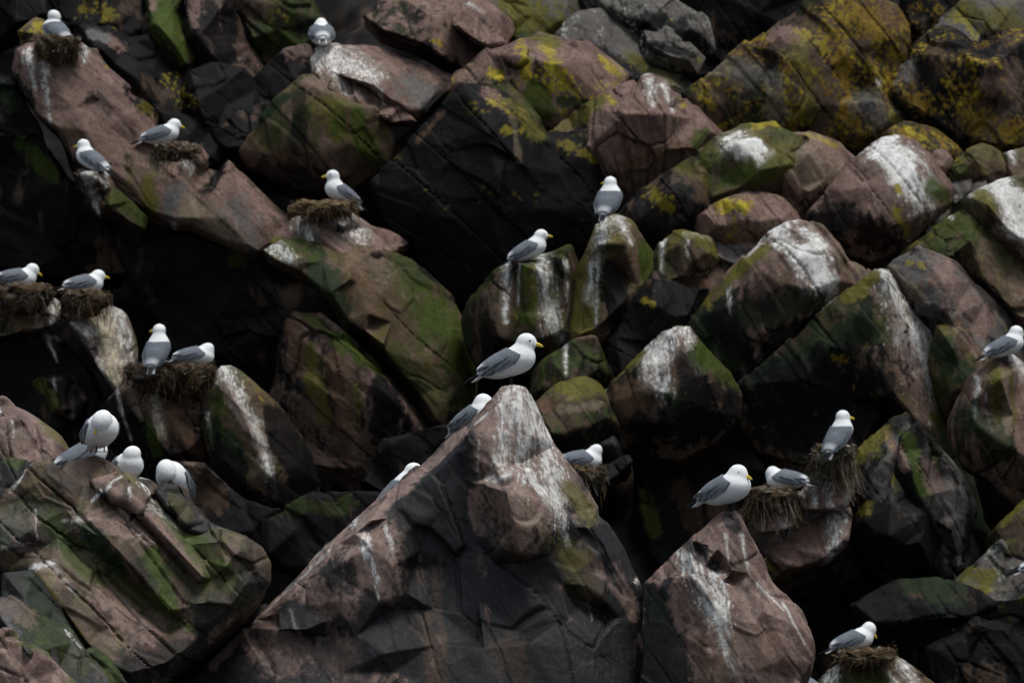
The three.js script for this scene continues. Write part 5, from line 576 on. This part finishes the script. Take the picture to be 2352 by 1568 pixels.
    if (!o.tuck) for (const s of [-1, 1]) { const e = new THREE.SphereGeometry(.0056, 10, 8); const u = .017, v = .006, w = s * .0325; e.translate(H[0] + fx * u + ux * v + sx * w, H[1] + fy * u + uy * v + sy * w, H[2] + fz * u + uz * v + sz * w); add('eye', e, eyeMat); }
  }
  if (drop < .045) for (const s of [-1, 1]) {
    const top = .075, lg = new THREE.CylinderGeometry(.0042, .0032, top - drop, 7); lg.translate(.004, drop + (top - drop) / 2, s * .02);
    const th = nets((x, y, z) => cone(x, y, z, [-.004, .085, s * .022], [.004, .056, s * .02], .016, .006), [-.03, .04, s * .02 - .03], [.03, .11, s * .02 + .03], .005); shade(th, () => WHITE); add('thigh', th, plume);
    const leg = add('leg', lg, legMat), w = [0.004, drop + .004, s * .02], toe = [-.5, 0, .5].map(a => [w[0] + cos(a) * .042, drop + .001, w[2] + sin(a) * .042 + s * .002]);
    const fg = mergeGeometries([...toe.map(t => { const q = new THREE.CylinderGeometry(.0018, .003, hypot(t[0] - w[0], t[2] - w[2]), 6); q.rotateZ(-PI / 2); q.rotateY(-Math.atan2(t[2] - w[2], t[0] - w[0])); q.translate((t[0] + w[0]) / 2, drop + .002, (t[2] + w[2]) / 2); return q; }), (() => { const q = new THREE.BufferGeometry(), v = [w, toe[0], toe[1], w, toe[1], toe[2]].flatMap(p => [p[0], drop + .0022, p[2]]); const u = v.map((x, i) => i % 3 === 1 ? drop + .0006 : x); q.setAttribute('position', new THREE.Float32BufferAttribute([...v, ...u], 3)); q.setIndex([0, 2, 1, 3, 5, 4, 6, 7, 8, 9, 10, 11]); q.computeVertexNormals(); q.setAttribute('uv', new THREE.Float32BufferAttribute(24, 2)); return q; })()]); add('foot', fg, legMat, leg);
  }
  for (const c of root.children) c.position.y -= drop;
  return tag(root, label, 'seagull', 'grey and white seagulls resting on the rocks');
}
bird('grey backed seagull with bowed head on the nest in the top left corner', 128, 92, 30.2, 130, { pitch: 28, head: [.035, .222, .005], hyaw: -100, hpitch: -35, drop: .045, fluff: 1.08, tuck: 1, hs: 1.2 });
bird('ruffled seagull seen from its tail, head tucked, on a white splashed rock', 738, 98, 30.4, 96, { pitch: 16, head: [.05, .2, 0], hyaw: 140, hpitch: -30, drop: .05, ruffle: 1, fluff: 1.25 });
bird('seagull facing left on a dark ledge with white drips, upper left', 208, 388, 29.45, 152, { pitch: 30, head: [.068, .222, 0], hyaw: 12, hpitch: -4, drop: .04 });
bird('seagull facing right that lies on a nest on the flat pink slab', 372, 328, 29.55, 10, { pitch: 14, head: [.092, .192, 0], hpitch: -12, drop: .052 });
bird('seagull with white breast facing left on the straw nest', 782, 463, 29.2, 200, { pitch: 30, head: [.062, .24, 0], hyaw: -15, hpitch: 0, drop: .05 });
bird('upright seagull seen from behind on the yellow green pillar', 1398, 486, 28.46, 70, { pitch: 42, head: [.04, .24, 0], hyaw: 75, hpitch: 2, drop: .03, fluff: 1.14, free: 1 });
bird('seagull facing right on top of the white curtained green pillar', 1216, 570, 28.65, 4, { pitch: 26, head: [.085, .218, 0], hpitch: 0, drop: .04 });
bird('seagull lying on the nest cut by the left edge of the picture', 42, 658, 28.8, 6, { pitch: 2, head: [.1, .178, 0], hpitch: -28, drop: .052 });
bird('seagull facing right on the second nest from the left edge', 196, 672, 28.6, 18, { pitch: 6, head: [.094, .176, 0], hpitch: -5, drop: .052 });
bird('upright seagull with its back to us looking left beside the sleeper', 360, 832, 27.9, 74, { pitch: 46, head: [.045, .255, 0], hyaw: 84, hpitch: 0, drop: .03, fluff: 1.08, free: 1 });
bird('sleeping seagull lying with tucked head right of the upright one', 450, 838, 28.2, 2, { pitch: 5, head: [.082, .165, 0], hyaw: 150, hpitch: -20, drop: .052 });
bird('main seagull standing in profile on the tip of the tall foreground rock', 1172, 887, 20.08, -8, { pitch: 21, head: [.08, .213, 0], hpitch: -8, ruffle: 1, scale: 1.08 });
bird('seagull half hidden behind the upper left edge of the tall foreground rock', 1092, 1000, 21.1, -30, { pitch: 26, head: [.05, .198, 0], hyaw: 20, hpitch: -8, free: 1, drop: .02 });
bird('seagull peeping with its white head over the long slope of the tall rock', 918, 1170, 21.2, 8, { pitch: 40, head: [.075, .225, 0], hyaw: 0, hpitch: -10, free: 1, drop: .02 });
bird('seagull crouched with tucked head in the dark behind the tall rock', 1338, 1080, 26.15, 4, { pitch: 3, head: [.09, .178, 0], hyaw: 130, hpitch: -35, drop: .05, ruffle: 1 });
bird('white breasted seagull that preens while standing on the mossy hump', 229, 1038, 20.2, -68, { pitch: 24, head: [.088, .168, .015], hyaw: -70, hpitch: -45, fluff: 1.12, drop: .012, tuck: 1, fix: 1, hs: 1.35 });
bird('seagull lying behind the preening one with its grey wing showing', 192, 1078, 20.65, 15, { pitch: 22, head: [.05, .17, .02], hyaw: -130, hpitch: -20, free: 1, drop: .045 });
bird('white seagull with bowed head right of the mossy hump', 287, 1108, 20.5, -58, { pitch: 24, head: [.075, .185, .0], hyaw: -100, hpitch: -40, free: 1, drop: .045, tuck: 2, hs: 1.15 });
bird('hunched white seagull behind the dark pointed rock', 400, 1140, 20.35, -108, { pitch: 34, head: [.105, .17, 0], hyaw: 30, hpitch: -62, fluff: 1.08, tuck: 2, hs: 1.4, free: 1, drop: .04, smudge: 0 });
bird('plump seagull standing on the smaller pink foreground rock', 1670, 1168, 19.85, -32, { pitch: 20, head: [.066, .197, 0], hyaw: 0, hpitch: -14, drop: .016, fluff: 1.08 });
bird('seagull seen from behind, beak to the right, on the shaggy pale nest', 1928, 1030, 26.72, 50, { pitch: 44, head: [.045, .238, 0], hyaw: -38, hpitch: -4, drop: .025, free: 1 });
bird('seagull bending its head down on the brown nest left of the shaggy one', 1803, 1123, 26.85, 158, { pitch: 4, head: [.088, .16, 0], hyaw: 20, hpitch: -60, drop: .052 });
bird('seagull looking down on the nest at the bottom edge', 1964, 1494, 26.05, 4, { pitch: 17, head: [.096, .192, 0], hpitch: -45, drop: .048 });
bird('seagull standing on the striped rock at the right edge', 2312, 806, 27.15, 10, { pitch: 22, head: [.074, .21, 0], hpitch: -18 });
bird('seagull at the left edge of which only the tail shows', -72, 985, 20.9, 178, { pitch: 12, free: 1 });
bird('seagull at the right edge showing only its wing tip', 2398, 1325, 26.7, 4, { pitch: 10, drop: .04, free: 1 });
bird('seagull showing a white tail beside the right foreground rock', 1838, 1600, 24.5, 170, { pitch: 24, free: 1, drop: .04 });

// ------------------------------------------------------------------ nests
const strawMat = new THREE.MeshPhysicalMaterial({ vertexColors: true, roughness: 1, specularIntensity: .2, side: THREE.DoubleSide });
const STRAW = [[.17, .12, .06], [.1, .066, .036], [.05, .034, .023], [.026, .019, .014], [.075, .065, .042], [.27, .265, .24]];
function nest(label, px, py, d0, wpx, hpx, mixT, o = {}) {
  const R = rng(px * 7 + py * 3), u = SPAN * d0 / 2352, rx = wpx * u * .46, h = hpx * u * .7, rz = rx * .75, g = new THREE.Group(); g.name = numbered('nest');
  const [d] = standing(px, py + hpx * .6, d0, .3); g.position.set(...at(px, py, o.d ?? min(d, d0 + .1))); scene.add(g);
  const pick = () => { let t = R() * mixT.reduce((a, b) => a + b); let i = 0; while (i < 5 && (t -= mixT[i]) > 0) i++; const f = .6 + .8 * R(); return STRAW[i].map(v => v * f); };
  const m = new THREE.SphereGeometry(1, 40, 24), p = m.attributes.position, c = [];
  for (let i = 0; i < p.count; i++) { const x = p.getX(i), y = p.getY(i), z = p.getZ(i), n = 1 + .6 * noise(x * 1.9 + px, y * 2.2, z * 1.9) + .12 * noise(x * 9, y * 9, z * 9); const q = pick(); c.push(...STRAW[2].map((v, k) => mix(v, q[k], .5)));
    p.setXYZ(i, x * rx * .92 * n, (y > 0 ? y * .5 * min(h, .1) * n + .07 * noise(x * 2.6, py, z * 2.6) - .01 * (1 - hypot(x, z)) : y * h * n), z * rz * .92 * n); }
  m.setAttribute('color', new THREE.Float32BufferAttribute(c, 3)); m.computeVertexNormals(); meshOf('bowl', m, strawMat, g);
  const pos = [], ind = [], cl = [];
  for (let k = 0; k < (o.n ?? 520); k++) {
    const a = R() * 2 * PI, rim = R() < .45, hang = !rim && R() < (o.hang ?? .3), cc = pick(), len = (rim ? .06 : hang ? (.06 + .1 * R()) * (o.long ?? 1) : .045) * (.6 + .9 * R()), w = .0016 + .0022 * R();
    let f = rim ? .72 + .33 * R() : .85 + .22 * R(), y = rim ? (R() - .35) * .07 + .07 * noise(cos(a) * 2.6, py, sin(a) * 2.6) : -R() * h * .85, k2 = rim ? 1 : sqrt(max(.15, 1 - (y / h) ** 2)); let P = [cos(a) * rx * f * k2, y, sin(a) * rz * f * k2];
    let D = rim ? [-sin(a) * (R() < .5 ? 1 : -1) + .5 * (R() - .5), .7 * (R() - .45), cos(a) + .5 * (R() - .5)] : hang ? [.5 * (R() - .5) + .3 * cos(a), -1, .3 * sin(a)] : [R() - .5, R() * 1.2 - 1, R() - .3]; const L = hypot(...D); D = D.map(v => v / L);
    const b = pos.length / 3, S = 5; for (let i = 0; i < S; i++) { const q = w * (1 - .5 * i / S); pos.push(P[0], P[1] + q, P[2] + q * .5, P[0], P[1] - q, P[2] + q * .5 + .001, P[0] + q, P[1], P[2] - q); cl.push(...cc, ...cc, ...cc); if (i) for (let e = 0; e < 3; e++) { const s = b + 3 * i + e, t = b + 3 * i + (e + 1) % 3; ind.push(s - 3, s, t - 3, t - 3, s, t); }
      P = P.map((v, e) => v + D[e] * len / S); D = D.map((v, e) => v + (R() - .5) * .7 + (e === 1 ? -.18 : 0)); const l = hypot(...D); D = D.map(v => v / l); }
  }
  const s = new THREE.BufferGeometry(); s.setAttribute('position', new THREE.Float32BufferAttribute(pos, 3)); s.setAttribute('color', new THREE.Float32BufferAttribute(cl, 3)); s.setIndex(ind); s.computeVertexNormals();
  meshOf('straw', s, strawMat, g).userData.kind = 'stuff';
  return tag(g, label, 'nest', 'birds nests of straw and weed on the ledges');
}
nest('dark weedy nest under the bird in the top left corner', 132, 98, 30.1, 118, 62, [1, 3, 4, 3, 1, .7], { hang: .5 });
nest('grey flecked nest under the bird lying on the flat pink slab', 405, 342, 29.4, 120, 40, [2, 2, 2, 1, 2, 1.6]);
nest('bright straw nest under the left facing bird with the white breast', 742, 475, 29.1, 170, 40, [6, 3, 1, .5, .5, .3], { n: 700 });
nest('tangled brown nest at the left edge', 55, 668, 28.7, 150, 70, [1, 3, 4, 2, 1, 1.2], { hang: .5, n: 700 });
nest('reddish brown nest, second from the left edge', 198, 682, 28.5, 125, 62, [1, 4, 4, 2, .6, .6], { hang: .5 });
nest('wide shaggy brown nest under the upright bird on the left', 350, 850, 28, 140, 70, [1, 3, 4, 3, 2, 1.4], { hang: .5, n: 700 });
nest('dark ragged nest under the sleeping bird on the left', 445, 852, 28.05, 110, 80, [.7, 3, 5, 3, .5, .6], { hang: .7, n: 650 });
nest('small brown nest in the dark behind the tall rock', 1350, 1086, 26.05, 95, 45, [1, 3, 3, 2, 1, 1.5]);
nest('shaggy pale nest under the bird seen from behind on the right', 1915, 1040, 26.8, 104, 60, [4, 3, 1, 1, 2, 4], { hang: .8, n: 900, long: 1.9 });
nest('brown grassy nest under the bird bending its head down', 1778, 1134, 26.75, 135, 56, [3, 4, 2, 1, 1, 2], { hang: .75, n: 900, long: 1.7 });
nest('straw nest at the bottom edge', 1990, 1504, 25.95, 150, 40, [3, 4, 2, 1, 1, .6], { n: 620 });
renderer.render(scene, camera);
